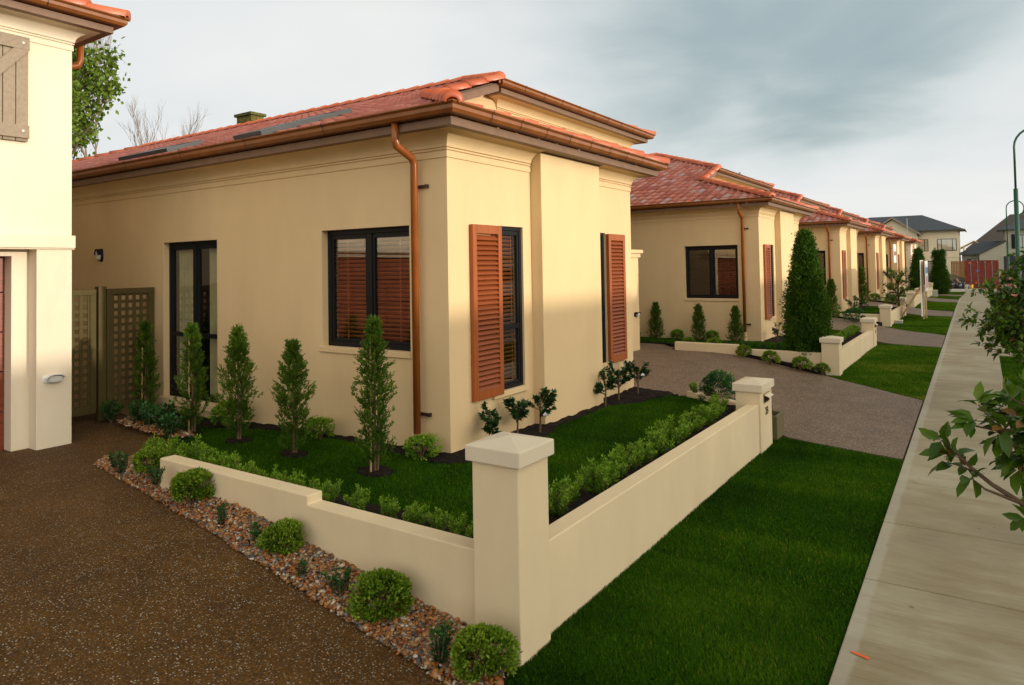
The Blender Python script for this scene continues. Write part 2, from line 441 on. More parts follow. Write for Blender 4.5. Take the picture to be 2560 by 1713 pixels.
def build_world():
    w = bpy.data.worlds.new('World'); scene.world = w; w.use_nodes = True
    nt = w.node_tree; bg = nt.nodes['Background']; out = nt.nodes['World Output']
    sky = nd(nt, 'ShaderNodeTexSky', sky_type='NISHITA'); sky.sun_disc = False
    sky.sun_elevation = SUN_EL; sky.sun_rotation = math.pi/2 - SUN_AZ
    sky.air_density = 1.0; sky.dust_density = 1.5; sky.ozone_density = 1.2
    lk(nt, sky.outputs[0], bg.inputs[0]); bg.inputs[1].default_value = .12
    tc = nd(nt, 'ShaderNodeTexCoord')
    sp = nd(nt, 'ShaderNodeSeparateXYZ'); lk(nt, tc.outputs['Generated'], sp.inputs[0])
    def mth(op, a, b=None, c=None):
        n = nd(nt, 'ShaderNodeMath', operation=op)
        for i, v in enumerate((a, b, c)):
            if v is None: continue
            if hasattr(v, 'links'): lk(nt, v, n.inputs[i])
            else: n.inputs[i].default_value = v
        return n.outputs[0]
    # flat cloud deck: project the view direction on a plane overhead
    zz = mth('ADD', mth('MAXIMUM', sp.outputs[2], 0.0), .16)
    cx = mth('DIVIDE', sp.outputs[0], zz); cy = mth('DIVIDE', sp.outputs[1], zz)
    cb = nd(nt, 'ShaderNodeCombineXYZ'); lk(nt, cx, cb.inputs[0]); lk(nt, cy, cb.inputs[1])
    def nz(s, d, r, off, dist=0.0):
        mp = nd(nt, 'ShaderNodeMapping'); mp.inputs['Location'].default_value = off
        lk(nt, cb.outputs[0], mp.inputs[0])
        n = nd(nt, 'ShaderNodeTexNoise'); n.inputs['Scale'].default_value = s; n.inputs['Detail'].default_value = d
        n.inputs['Roughness'].default_value = r; n.inputs['Distortion'].default_value = dist
        lk(nt, mp.outputs[0], n.inputs['Vector']); return n.outputs['Fac']
    big = nz(.42, 4, .5, (3.1, 1.2, 0), .3); mid = nz(1.2, 6, .55, (5.2, 7.7, 0), .4)
    den = mth('ADD', mth('MULTIPLY', big, .78), mth('MULTIPLY', mid, .22))
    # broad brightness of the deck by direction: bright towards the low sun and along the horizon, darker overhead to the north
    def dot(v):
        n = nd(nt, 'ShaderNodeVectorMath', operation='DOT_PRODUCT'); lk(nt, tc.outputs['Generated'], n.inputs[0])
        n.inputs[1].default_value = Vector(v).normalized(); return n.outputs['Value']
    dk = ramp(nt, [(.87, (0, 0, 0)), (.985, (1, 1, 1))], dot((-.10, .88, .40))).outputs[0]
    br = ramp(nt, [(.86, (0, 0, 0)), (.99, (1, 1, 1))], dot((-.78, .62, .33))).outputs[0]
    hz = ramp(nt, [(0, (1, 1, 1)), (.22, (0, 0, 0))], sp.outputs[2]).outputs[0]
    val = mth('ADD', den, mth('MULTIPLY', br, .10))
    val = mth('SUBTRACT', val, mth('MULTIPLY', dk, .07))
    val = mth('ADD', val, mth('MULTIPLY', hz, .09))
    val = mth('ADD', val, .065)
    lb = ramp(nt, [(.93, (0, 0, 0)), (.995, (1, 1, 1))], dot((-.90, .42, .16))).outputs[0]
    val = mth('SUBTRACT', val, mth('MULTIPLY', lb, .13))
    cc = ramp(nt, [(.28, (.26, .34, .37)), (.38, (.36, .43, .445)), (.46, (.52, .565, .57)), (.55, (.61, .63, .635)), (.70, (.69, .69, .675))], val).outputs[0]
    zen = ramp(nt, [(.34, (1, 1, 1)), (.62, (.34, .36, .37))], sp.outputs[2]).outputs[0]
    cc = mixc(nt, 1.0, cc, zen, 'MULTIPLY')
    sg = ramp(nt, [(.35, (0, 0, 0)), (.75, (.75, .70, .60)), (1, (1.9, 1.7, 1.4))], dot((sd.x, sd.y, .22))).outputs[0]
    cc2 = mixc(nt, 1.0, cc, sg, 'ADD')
    sgs = ramp(nt, [(.30, (0, 0, 0)), (.95, (.48, .455, .42))], dot((.15, -.93, .22))).outputs[0]  # added boost of the unseen sky behind the camera, lights the side walls
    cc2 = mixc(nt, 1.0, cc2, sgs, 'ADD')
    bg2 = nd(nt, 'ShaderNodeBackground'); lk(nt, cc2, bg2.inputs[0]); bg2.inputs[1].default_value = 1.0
    # thin places show the blue sky behind
    ms = ramp(nt, [(.32, (.75, .75, .75)), (.45, (.97, .97, .97))], den).outputs[0]
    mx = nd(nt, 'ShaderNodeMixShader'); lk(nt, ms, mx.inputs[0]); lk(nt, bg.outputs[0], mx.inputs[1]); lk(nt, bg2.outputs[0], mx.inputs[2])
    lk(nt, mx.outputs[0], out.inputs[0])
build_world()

# ------------------------------------------------------------------ ground, road, footpath
def build_ground():
    ys = [-400, -60, -20, 0, 20, 42] + [42+33*i/6 for i in range(1, 7)] + [110, 200, 500, 1500]
    xs = [-1200, -200, -60, -20, 20, 60, 200, 1200]
    V = np.array([(x, y, zs(y)-.05) for y in ys for x in xs]); nx = len(xs)
    F = np.array([(j*nx+i, j*nx+i+1, (j+1)*nx+i+1, (j+1)*nx+i) for j in range(len(ys)-1) for i in range(nx-1)])
    o = np_mesh('ground', V, F, M['earth']); o['kind'] = 'structure'
    o = sheet('road', [(2.7, -40), (8.8, -40), (8.8, 64), (2.7, 64)], lambda x, y: zs(y)-.14+.12*0, M['asphalt'], 4, .05)
    o.location.z = .10
    mb = MB()
    for x in (2.55, 8.8):
        yy = [-40, 42, 47.5, 53, 58.5, 64]
        for a, b in zip(yy[:-1], yy[1:]):
            mb.prism([(x, a, zs(a)-.3), (x, a, zs(a)+.02), (x, b, zs(b)+.02), (x, b, zs(b)-.3)], (.15, 0, 0))
    o = mb.build('kerb', M['kerb']); o['kind'] = 'structure'
    # footpath slabs with open joints
    def xl(y): return -.625 - .0115*min(y, 40) - (.0 if y < 40 else 0)
    def xr(y): return .215 - .0006*y
    mb = MB(); joints = [-6, -3, -.5, 2.6, 4.9, 6.03, 7.2, 9.9, 12.6, 15.2, 17.6, 20, 22.4, 25, 27.6, 30.2, 33, 36, 39, 42, 45.5, 49, 52.5, 56, 59.5]
    for a, b in zip(joints[:-1], joints[1:]):
        g = .006
        a2, b2 = a+g, b-g
        wr = (lambda y: 2.55) if 17.5 < a < 22.3 else xr
        mb.prism([(xl(a2), a2, zs(a2)-.10), (wr(a2), a2, zs(a2)-.10), (wr(b2), b2, zs(b2)-.10), (xl(b2), b2, zs(b2)-.10)], (0, 0, .112))
    o = mb.build('footpath', M['concrete'], bevel=.006); o['kind'] = 'structure'
    o = sheet('turning_area', [(-6.5, 59.6), (9, 59.6), (9, 86), (-6.5, 86)], lambda x, y: zs(y)-.02, M['concrete'], 3, .05)
    # orange mark on the path edge
    m2 = sheet('spray_paint_mark', [(-.62, 3.93), (-.535, 3.90), (-.53, 3.925), (-.615, 3.945)], lambda x, y: zs(y)+.0165, M['orange'], .5, 0, None, False)
    tag(m2, 'short orange spray paint mark on the edge of the concrete footpath', 'paint mark')
build_ground()

PATH_L = lambda y: -.63 - .0115*min(y, 40)
# driveways: each rises from the footpath to a garage
sheet('driveway', [(-.64, -4.5), (-.64, 2.25), (-1.2, 2.30), (-2.05, 2.60), (-2.5, 2.63), (-3.93, 2.70), (-5.0, 2.86), (-6.66, 3.15), (-6.75, 3.9), (-7.8, 4.3), (-8.6, 4.5), (-9.6, 4.6), (-9.6, -4.5)],
      lambda x, y: zd(x), M['agg'], .3, .3)
mb = MB()
def drive(k, y0, y1, xp0, xp1, dx=0):
    P = [(PATH_L(y0)-.012, y0), (-1.9, y0+.33), (-2.45+dx, y0+.75), (-3.3, y0+.92), (-4.2, y0+.85), (-7.2, y0+.8), (-7.2, y1+2.8), (-6.0+dx, y1+2.75), (-5.42+dx, y1+2.62), (-4.07+dx, y1+2.35), (-3.0+dx, y1+1.85), (-2.25+dx, y1+1.42), (-1.6+dx, y1+.9), (-1.15, y1+.4), (PATH_L(y1)-.012, y1)]
    return sheet('driveway', P, lambda x, y: zd(x) + (zs(y)+.35), M['agg2'], .4, .3)
drive(1, 8.03, 11.52, 0, 0)
drive(2, 18.66, 21.65, 0, 0, -.15)
drive(3, 28.9, 31.6, 0, 0, -.3)
drive(4, 38.6, 41.2, 0, 0, -.35)
drive(5, 47.3, 50.0, 0, 0, -.4)

# verges between footpath and garden walls (soil under the grass blades)
VERGE = {
 1: [(-.66, 2.3), (-1.2, 2.4), (-2.15, 2.71), (-2.15, 8.38), (-1.9, 8.33), (-.72, 8.0)],
 2: [(-.77, 11.56), (-1.15, 11.96), (-1.6, 12.47), (-2.25, 13.0), (-2.4, 13.3), (-2.4, 19.2), (-1.9, 18.95), (-.84, 18.62)],
 3: [(-.88, 21.7), (-1.15, 22.1), (-1.75, 22.6), (-2.4, 23.1), (-2.65, 23.6), (-2.65, 29.6), (-1.9, 29.2), (-.96, 28.86)],
 4: [(-.99, 31.66), (-1.9, 32.6), (-2.55, 33.1), (-2.8, 33.4), (-2.8, 39.3), (-1.9, 38.9), (-1.05, 38.56)],
 5: [(-1.09, 41.26), (-1.9, 42.1), (-2.6, 42.7), (-2.9, 43), (-2.9, 48.0), (-1.9, 47.6), (-1.1, 47.26)],
 6: [(-1.09, 50.06), (-2.6, 51.5), (-6.4, 51.9), (-6.4, 59.5), (-1.1, 59.5)],
 7: [(.205, -6), (2.54, -6), (2.54, 17.45), (.205, 17.45)],
 8: [(.19, 22.45), (2.54, 22.45), (2.54, 59.5), (.18, 59.5)],
}
for k, P in VERGE.items():
    sheet('verge', P, lambda x, y: zs(y)-.012+.02*math.sin(x*2.1+y)*math.sin(y*1.3)*.4, M['turf'], 1.0, .15)

def soil(poly, zf, rough=.012, step=.08):
    return sheet('garden_bed', poly, zf, M['soil'], step, .15, rough=rough)
# lawn terrace of the first house
LAWN1 = [(-2.1, 3.06), (-2.1, 8.5), (-2.6, 8.60), (-3.1, 8.62), (-3.45, 8.66), (-4.3, 8.72), (-4.3, 5.2), (-8.6, 5.2), (-8.6, 4.55), (-7.7, 4.33), (-6.9, 4.05), (-6.1, 3.52), (-5.36, 3.08)]
def zl1(x, y):
    t = max(0, min(1, (-x-5.6)/1.6)); s = t*t*(3-2*t)
    u = max(0, min(1, (y-8.2)/.5)); 
    return (-.012)*(1-s) + (zd(x)+.02)*s - .0*u
sheet('lawn', LAWN1, lambda x, y: zl1(x, y) - (.05 if y > 8.45 and x < -3.0 else 0), M['turf'], .25, .5)
soil([(-2.135, 3.115), (-2.135, 7.6), (-2.135, 8.3), (-2.3, 8.42), (-2.56, 8.3), (-2.6, 7.4), (-2.58, 5.5), (-2.62, 3.9), (-2.7, 3.55), (-3.5, 3.5), (-4.5, 3.52), (-5.5, 3.5), (-6.1, 3.55), (-5.38, 3.115)],
     lambda x, y: zl1(x, y)+.012+.05*max(0, 1-abs(min(abs(x+2.36), abs(y-3.3)))/.3))
soil([(-3.9, 4.55), (-3.55, 4.80), (-3.52, 5.4), (-3.6, 6.0), (-3.72, 6.25), (-3.71, 7.5), (-3.5, 7.75), (-3.42, 8.2), (-3.25, 8.5), (-3.5, 8.68), (-4.05, 8.75), (-4.05, 4.9), (-6.2, 4.9), (-8.55, 4.9), (-8.5, 4.25), (-7.3, 4.15), (-6.95, 4.55), (-6.0, 4.72), (-5.0, 4.70)],
     lambda x, y: zl1(x, y)+.018)
for (x, y, r) in ((-4.16, 4.11, .26), (-5.2, 4.13, .22), (-6.11, 4.19, .25), (-6.94, 4.2, .2)):
    r *= .62
    soil([(x+r*math.cos(a)*1.1, y+r*math.sin(a)*.75) for a in [2*math.pi*i/12 for i in range(12)]], lambda x, y: zl1(x, y)+.022)
# pebble bed base beside the driveway wall
PEB = [(-1.90, 2.58), (-2.05, 2.61), (-2.5, 2.645), (-3.93, 2.715), (-5.0, 2.875), (-6.68, 3.16), (-6.80, 3.30), (-6.2, 3.52), (-5.9, 3.50), (-5.34, 3.10), (-5.36, 2.99), (-2.27, 2.99), (-2.25, 2.9), (-2.0, 2.9)]
def zp(x, y): 
    ye = float(np.interp(-x, [2.5, 3.93, 5.0, 6.68], [2.645, 2.715, 2.875, 3.16])); e = max(0, min(1, (y-ye-.02)/.2))
    return zd(x)+.014*min(1, e*4)+.012*e + (.10*max(0, min(1, (-x-3.8)/1.2))*max(0, min(1, (6.2+x)/1.0)))*e
sheet('garden_bed', PEB, lambda x, y: zp(x, y)-.012, M['soil'], .1, .2, rough=.003)

# ------------------------------------------------------------------ roof tiles
SL = .345                                            # roof pitch (rise per run)
def tiles(name, poly, eave, up, zE, mat, parent, tw=.20, tc=.33, seed=1, h=.028):
    """roman tiles on a sloping plane. poly: convex xy polygon; eave=(x,y) a point on the eave line;
    up: unit xy vector pointing up the slope; z = zE + SL * distance from the eave"""
    r = np.random.default_rng(seed)
    up = np.array(up, float); al = np.array((up[1], -up[0]))
    P = np.array(poly, float) - np.array(eave)
    us, vs = P @ al, P @ up
    u0, u1 = math.floor(us.min()/tw)-1, math.ceil(us.max()/tw)+1
    v0, v1 = 0, math.ceil(vs.max()/tc)+1
    prof = [(0, .0), (.12, .25), (.25, .82), (.38, 1.0), (.52, .82), (.66, .25), (.80, .0), (.97, .0)]
    V, F, T = [], [], []
    zE = zE - .022
    nrm = np.array([-up[0]*SL, -up[1]*SL, 1.0]); nrm /= np.linalg.norm(nrm)
    def pt(u, v, hh):
        xy = np.array(eave) + al*u + up*v
        return np.array([xy[0], xy[1], zE + SL*v]) + nrm*hh
    for j in range(v0, v1):
        va, vb = j*tc-.02, (j+1)*tc+.01
        off = (tw/2 if j % 2 else 0)*0
        for i in range(u0, u1):
            t = r.random(); dz = r.uniform(-.002, .002)
            base = len(V)
            for (pu, ph) in prof:
                u = (i+pu)*tw + off
                V.append(pt(u, va, .034+dz+h*ph)); V.append(pt(u, vb, .004+dz+h*ph)); V.append(pt(u, va, .000+h*ph*.9))
                T += [t, t, t*.6]
            for q in range(len(prof)-1):
                a = base+q*3; b = a+3
                F.append((a, b, b+1, a+1)); F.append((a+2, b+2, b, a))
    V = np.array(V); F = np.array(F); T = np.array(T)
    # keep only faces near the polygon, then clip exactly
    o = np_mesh(name, V, F, mat, parent, tint=T)
    bm = bmesh.new(); bm.from_mesh(o.data)
    n = len(poly); A = sum(poly[i][0]*poly[(i+1) % n][1]-poly[(i+1) % n][0]*poly[i][1] for i in range(n))
    for i in range(n):
        a, b = poly[i], poly[(i+1) % n]
        d = Vector((b[0]-a[0], b[1]-a[1], 0)); no = Vector((d.y, -d.x, 0))
        if A < 0: no = -no
        if abs(no.normalized().dot(Vector((-up[0], -up[1], 0)))-1) < 1e-3: continue    # leave the eave overhang
        bmesh.ops.bisect_plane(bm, geom=bm.verts[:]+bm.edges[:]+bm.faces[:], plane_co=(a[0], a[1], 0), plane_no=no, clear_outer=True)
    bmesh.ops.recalc_face_normals
    bm.to_mesh(o.data); bm.free()
    return o

def join_into(o, others):
    """merge tile sheets of one roof into one mesh object"""
    bm = bmesh.new()
    for x in [o]+others: bm.from_mesh(x.data)
    bm.to_mesh(o.data); bm.free()
    for x in others:
        me = x.data; bpy.data.objects.remove(x); bpy.data.meshes.remove(me)
    return o

def ridge_caps(name, segs, mat, parent, r=.085, L=.40, seed=3):
    rr = np.random.default_rng(seed); V, F, T = [], [], []
    for p0, p1 in segs:
        p0, p1 = np.array(p0, float), np.array(p1, float)
        d = p1-p0; Lg = np.linalg.norm(d); d /= Lg
        side = np.cross(d, (0, 0, 1)); side /= np.linalg.norm(side); upv = np.cross(side, d)
        n = max(1, round(Lg/L)); st = Lg/n
        for i in range(n):
            a = p0 + d*(i*st - .015); b = p0 + d*((i+1)*st + .03); t = rr.random()
            base = len(V); K = 8
            for (c, ra, lift) in ((a, r*1.10, .018), (b, r*.88, .0)):
                for k in range(K+1):
                    an = math.pi*(k/K)*1.12 - .06*math.pi
                    V.append(c + side*math.cos(an)*ra + upv*(math.sin(an)*ra*.85 + lift - .02)); T.append(t)
            for k in range(K): F.append((base+k, base+k+1, base+K+1+k+1, base+K+1+k))
            # lower end face as a fan of quads
            base2 = len(V)
            for k in range(K+1):
                an = math.pi*(k/K)*1.12 - .06*math.pi
                V.append(a + side*math.cos(an)*r*.6 + upv*(math.sin(an)*r*.45 - .02)); T.append(t*.5)
            for k in range(K): F.append((base+k, base2+k, base2+k+1, base+k+1))
    return np_mesh(name, np.array(V), np.array(F), mat, parent, tint=np.array(T), smooth=False)

# ------------------------------------------------------------------ house pieces
def panel(mb, O, U, V, W, H, holes, N, depth, mi=0):
    """wall face with rectangular openings and their reveals. holes: (u0,u1,v0,v1)"""
    O, U, V, N = map(Vector, (O, U, V, N))
    us = sorted({0, W} | {h[0] for h in holes} | {h[1] for h in holes}); vv = sorted({0, H} | {h[2] for h in holes} | {h[3] for h in holes})
    for i in range(len(us)-1):
        for j in range(len(vv)-1):
            cu, cv = (us[i]+us[i+1])/2, (vv[j]+vv[j+1])/2
            if any(h[0] < cu < h[1] and h[2] < cv < h[3] for h in holes): continue
            P = [O+U*a+V*b for a, b in ((us[i], vv[j]), (us[i+1], vv[j]), (us[i+1], vv[j+1]), (us[i], vv[j+1]))]
            mb.quad(*P, mi=mi)
    for (a, b, c, d) in holes:
        C = [O+U*a+V*c, O+U*b+V*c, O+U*b+V*d, O+U*a+V*d]
        for i in range(4):
            p, q = C[i], C[(i+1) % 4]
            mb.quad(p, p-N*depth, q-N*depth, q, mi=mi)

def window(parent, O, U, N, w, h, cols=2, transom=None, inside='blind', rec=.10, fw=.045, detail=True):
    """window in an opening: frame > pane, blind or curtain. O: lower corner on the wall face"""
    O, U, N = map(Vector, (O, U, N)); V = Vector((0, 0, 1)); mid = -N*(rec-.025)
    mb = MB()
    def bar(u0, u1, v0, v1, d=.028, off=0):
        mb.obox(O+U*(u0+u1)/2+V*(v0+v1)/2+mid+N*off, U*(u1-u0)/2, N*d, V*(v1-v0)/2)
    bar(0, w, 0, fw); bar(0, w, h-fw, h); bar(0, fw, fw, h-fw); bar(w-fw, w, fw, h-fw)
    cw = (w-2*fw)/cols
    for i in range(1, cols): bar(fw+cw*i-.035, fw+cw*i+.035, fw, h-fw, .03)
    if transom: bar(fw, w-fw, transom-.025, transom+.025, .024)
    if detail:
        for i in range(cols):
            a, b = fw+cw*i+(.035 if i else 0), fw+cw*(i+1)-(.035 if i < cols-1 else 0)
            s = .028
            bar(a, a+s, fw, h-fw, .014, .004); bar(b-s, b, fw, h-fw, .014, .004); bar(a+s, b-s, fw, fw+s, .014, .004); bar(a+s, b-s, h-fw-s*1.6, h-fw, .014, .004)
    fr = mb.build('window', M['frame'], parent, bevel=.003 if detail else 0, seg=1)
    pm = MB(); pm.obox(O+U*w/2+V*h/2+mid-N*.006, U*(w/2-fw*.6), N*.003, V*(h/2-fw*.6))
    pm.build('pane', M['glass'], fr)
    if inside in ('blind', 'dark_blind'):
        b = MB(); step = .042; n = int((h-.1)/step)
        for i in range(n):
            c = O+U*w/2+V*(.06+i*step)+mid-N*.05
            b.obox(c, U*(w/2-.03), (N*.8+V*.6)*.019, (V*.8-N*.6)*.0016)
        for fx in (.2, .5, .8): b.obox(O+U*w*fx+V*h/2+mid-N*.028, U*.004, N*.001, V*(h/2-.04))
        b.build('blind', M[inside], fr)
    elif inside == 'curtain':
        b = MB(); n = 60
        for (a, e) in ((.05, .40), (.62, .97)):
            pts = []
            for i in range(n+1):
                t = i/n; u = w*(a+(e-a)*t); d = .075+.022*math.sin(t*34)+.01*math.sin(t*71+1)
                pts.append(O+U*u+mid-N*d)
            for i in range(n): b.quad(pts[i]+V*.03, pts[i+1]+V*.03, pts[i+1]+V*(h-.03), pts[i]+V*(h-.03))
        b.build('curtain', M['curtain'], fr, smooth=True)
    return fr

def shutter(parent, O, U, N, w, h, detail=True):
    O, U, N = map(Vector, (O, U, N)); V = Vector((0, 0, 1)); mb = MB(); t = .022; s = .062
    def bar(u0, u1, v0, v1): mb.obox(O+U*(u0+u1)/2+V*(v0+v1)/2+N*t, U*(u1-u0)/2, N*t, V*(v1-v0)/2)
    bar(0, s, 0, h); bar(w-s, w, 0, h); bar(s, w-s, 0, .085); bar(s, w-s, h-.085, h)
    sh = mb.build('shutter', M['shutter'], parent, bevel=.004, seg=1)
    b = MB(); step = .047; n = int((h-.17)/step)
    for i in range(n):
        c = O+U*w/2+V*(.085+step*(i+.5))+N*t
        b.obox(c, U*(w/2-s), (N*.66-V*.75)*.031, (V*.66+N*.75)*.0045)
    b.build('louvre', M['louvre'], sh)
    return sh

def bulkhead(name, O, U, N, w, h, dark=True, parent=None):
    """oval outdoor bulkhead light > lens"""
    O, U, N = map(Vector, (O, U, N)); V = Vector((0, 0, 1))
    def oval(d, sc, dep):
        mb = MB(); n = 24; A, B = [], []
        for i in range(n):
            a = 2*math.pi*i/n; c, s = math.cos(a), math.sin(a)
            ex = abs(c)**.6*math.copysign(1, c); ey = abs(s)**.6*math.copysign(1, s)
            p = O+U*ex*w/2*sc+V*ey*h/2*sc
            A.append(p+N*d); B.append(O+U*ex*w/2*sc*.8+V*ey*h/2*sc*.8+N*(d+dep))
        mb.add(A+B, [(i, (i+1) % n, n+(i+1) % n, n+i) for i in range(n)]+[tuple(range(n, 2*n))])
        return mb
    b = oval(-.004, 1, .035).build(name, M['frame'] if dark else M['white'], parent, smooth=False)
    oval(.031, .74, .035).build('lens', M['lampglass'], b)
    # hood over the upper half
    mb = MB(); n = 10
    for i in range(n):
        a0, a1 = math.pi*i/n, math.pi*(i+1)/n
        q = [O+U*math.cos(a)*w*.43+V*(math.sin(a)*h*.43+.004) for a in (a0, a1)]
        mb.quad(q[0]+N*.02, q[1]+N*.02, q[1]+N*.078, q[0]+N*.078)
    mb.build('hood', M['frame'] if dark else M['white'], b)
    return b

def eave_profiles(z):
    """cornice with two grooves and a cove, fascia and gutter; z = height of the roof edge"""
    c = [(0, -.345), (.012, -.342), (.012, -.288), (.002, -.287), (.002, -.277), (.018, -.276), (.018, -.262), (.004, -.261), (.004, -.252), (.022, -.251)]
    for i in range(9):
        a = (i/8)*math.pi/2
        c.append((.022+.20*(1-math.cos(a)), -.245+.115*math.sin(a)))
    c.append((.24, -.128))
    cor = [(o, z+d) for o, d in c]
    fas = [(o, z+d) for o, d in ((-.02, -.131), (.29, -.131), (.29, -.062), (.20, -.062))]
    g = [(.285, -.052), (.37, -.048), (.392, -.02), (.392, .012), (.415, .03), (.412, .040), (.395, .036), (.375, .004), (.30, -.0), (.285, .0)]
    gut = [(o, z+d) for o, d in g]
    return cor, fas, gut

def gutter_joints(mb, path, z, spacing, o=.418):
    P = [Vector((p[0], p[1], 0)) for p in path]
    for a, b in zip(P[:-1], P[1:]):
        d = (b-a); L = d.length; d.normalize(); nn = Vector((d.y, -d.x, 0))
        n = int(L/spacing)
        for i in range(n+1):
            c = a + d*(spacing*(i+.35))
            if (c-a).length > L: continue
            e = Vector((0, 0, 1))
            pr = [(.36, -.0505), (.3725, -.0505), (.3955, -.021), (.3955, .012), (.418, .03), (.418, .047), (.41, .047)]
            for k in range(len(pr)-1):
                p0 = c+nn*pr[k][0]+e*(z+pr[k][1]); p1 = c+nn*pr[k+1][0]+e*(z+pr[k+1][1])
                mb.quad(p0-d*.005, p0+d*.005, p1+d*.005, p1-d*.005, 1)

def villa(loc, L, xu, yu0, yu1, label, tile, W=3.9, seed=1, detail=True, french=True, skylights=(), rear_hip=6.0, group='terracotta roofed villas along the footpath', stc='wall'):
    inside = 'blind' if french else 'dark_blind'
    root = empty('villa', loc, 0, label, 'house', group)
    wm = M[stc]; zE = 2.99; e0, e1, Xf = -.35, W+.35, .35
    XW = xu-.33                                       # face of the tall garage part
    ym = (yu0+yu1)/2; th = ym-yu0; zu = zE + SL*(yu0-e0) - .01
    GY = yu1-.41                                      # end of the garage wall
    # --- walls
    mb = MB()
    w1 = (L-1.665, L-.46, .875, 2.055); holes = [w1]
    if french: holes.append((L-4.63, L-3.48, .10, 2.03))
    panel(mb, (-L, 0, -.3), (1,0,0), (0,0,1), L, 3.24, [(a, b, c+.3, d+.3) for a, b, c, d in holes], (0,-1,0), .13)
    fw = [(.66, 1.225, .43, 2.06), (2.78, 3.135, .43, 2.06)]
    panel(mb, (0, 0, -.3), (0,1,0), (0,0,1), W, 3.24, [(a, b, c+.3, d+.3) for a, b, c, d in fw], (1,0,0), .13)
    mb.quad((0, W, -.3), (XW, W, -.3), (XW, W, 2.94), (0, W, 2.94))
    # garage and tall wall
    gd = (W+.75, GY-.75)
    panel(mb, (XW, W, -.3), (0,1,0), (0,0,1), GY-W, 3.29, [(gd[0]-W, gd[1]-W, .2, 2.14)], (1,0,0), .2)
    zt = zu-.15
    yk = 1.6
    mb.add([(XW, yk, 2.6), (XW, W, 2.6), (XW, W, 2.99), (XW, GY, 2.99), (XW, GY, zt), (XW, yu0+.36, zt), (XW, yu0+.04, zu-.04), (XW, yk, zE+SL*(yk-e0)-.05)], [(0, 1, 2, 6, 7), (2, 3, 4, 5, 6)])
    mb.quad((XW, GY, -.3), (-L, GY, -.3), (-L, GY, zt), (XW, GY, zt))
    mb.quad((-L, GY, -.3), (-L, 0, -.3), (-L, 0, 2.94), (-L, GY, 2.94))
    wall = mb.build('wall', wm, root)
    pl = MB(); pl.box(-.02, .135, 1.39, 2.73, -.3, zE-.132)
    pl.build('pilaster', wm, root, bevel=.008)
    # dark room behind the openings
    dk = MB(); q = (-L+.4, -.45, .45, W-.3)
    dk.add([(-.5, .42, 0), (-6, .42, 0), (-6, .42, 2.6), (-.5, .42, 2.6), (-.5, W-.4, 0), (-.5, W-.4, 2.6)], [(0, 1, 2, 3), (0, 3, 5, 4)])
    dk.build('inner_wall', M['dark_inside'], root)
    # string course and pier of the garage
    sc = MB(); sc.box(XW-.02, XW+.15, W+.05, GY+.12, 1.80, 1.885); sc.box(XW-.02, XW+.19, W+.05, GY+.16, 1.885, 1.955)
    sc.build('string_course', wm, root, bevel=.006)
    for q in ((XW-.5, XW+.12, GY-.34, GY+.07, -.4, 1.80), (XW-.02, XW+.12, W+.1, W+.5, -.4, 1.80)):
        pr = MB(); pr.box(*q); pr.build('garage_pier', wm, root, bevel=.008)
    g = MB(); n = 5
    for i in range(n):
        z0 = -.12+i*1.96/n; g.box(XW-.16, XW-.12, gd[0], gd[1], z0+.008, z0+1.96/n-.008)
        for j in range(4):
            yy = gd[0]+(gd[1]-gd[0])*(j+.5)/4; hw = (gd[1]-gd[0])/8-.08
            g.box(XW-.12, XW-.108, yy-hw, yy+hw, z0+.06, z0+1.96/n-.06)
    g.build('garage_door', M['garage'], root)
    bulkhead('outdoor_light', (XW+.12, GY-.10, .66), (0,1,0), (1,0,0), .2, .1, True, root)
    # --- eaves
    cor, fas, gut = eave_profiles(zE)
    cm = MB(); fm = MB(); gm = MB()
    cm.band([(-L, 0), (0, 0), (0, 1.385)], cor); cm.band([(0, 2.735), (0, W), (XW, W)], cor)
    # cove ends against the pilaster
    path = [(-L, 0), (0, 0), (0, W), (XW, W)]
    fm.band(path, fas); fm.band([(XW, W), (-L, W)], fas[:1]*2)
    gm.band(path, gut, closed=True, caps=True); gutter_joints(gm, path[1:3], zE, .47); gutter_joints(gm, path[:2], zE, 1.2)
    # upper eave over the garage
    cor2, fas2, gut2 = eave_profiles(zu)
    up = [(XW-.02, yu0+.41), (XW, yu0+.41), (XW, GY), (XW-1.2, GY)]
    upg = [(XW-.06, yu0+.41), (XW, yu0+.41), (XW, GY), (-L, GY)]
    cm.band(up, cor2); fm.band(upg, fas2); gm.band(upg, gut2, closed=True, caps=True); gutter_joints(gm, upg[1:3], zu, .55)
    # grooves of the tall wall below the verge
    cm.build('cornice', wm, root); 
    # verge board under the rising tile edge
    ya = e0+(Xf-xu)-.1; za = zE+SL*(ya-e0); d = .13
    fm.prism([(xu-.07, ya, za-.01), (xu-.07, yu0+.05, zu-.005), (xu-.07, yu0+.05, zu-d), (xu-.07, ya, za-d)], (.04, 0, 0))
    ra, rb = zE+SL*(ya-.2-e0)-.02, zE+SL*(yu0+.12-e0)-.02
    fm.prism([(XW+.003, ya-.2, ra), (XW+.003, yu0+.12, rb), (XW+.003, yu0+.12, rb-.06), (XW+.003, ya-.2, ra-.06)], (.25, 0, 0))
    fm.build('fascia', M['fascia'], root)
    gm.build('gutter', [M['gutter'], M['gutter_dark']], root)
    # --- downpipe
    dp = MB(); x = -.325
    dp.tube([(x, -.315, zE-.03), (x, -.315, zE-.20), (x, -.30, zE-.245), (x, -.10, zE-.335), (x, -.075, zE-.39), (x, -.075, .14)], .034, 12)
    dpo = dp.build('downpipe', M['pipe'], root, smooth=True)
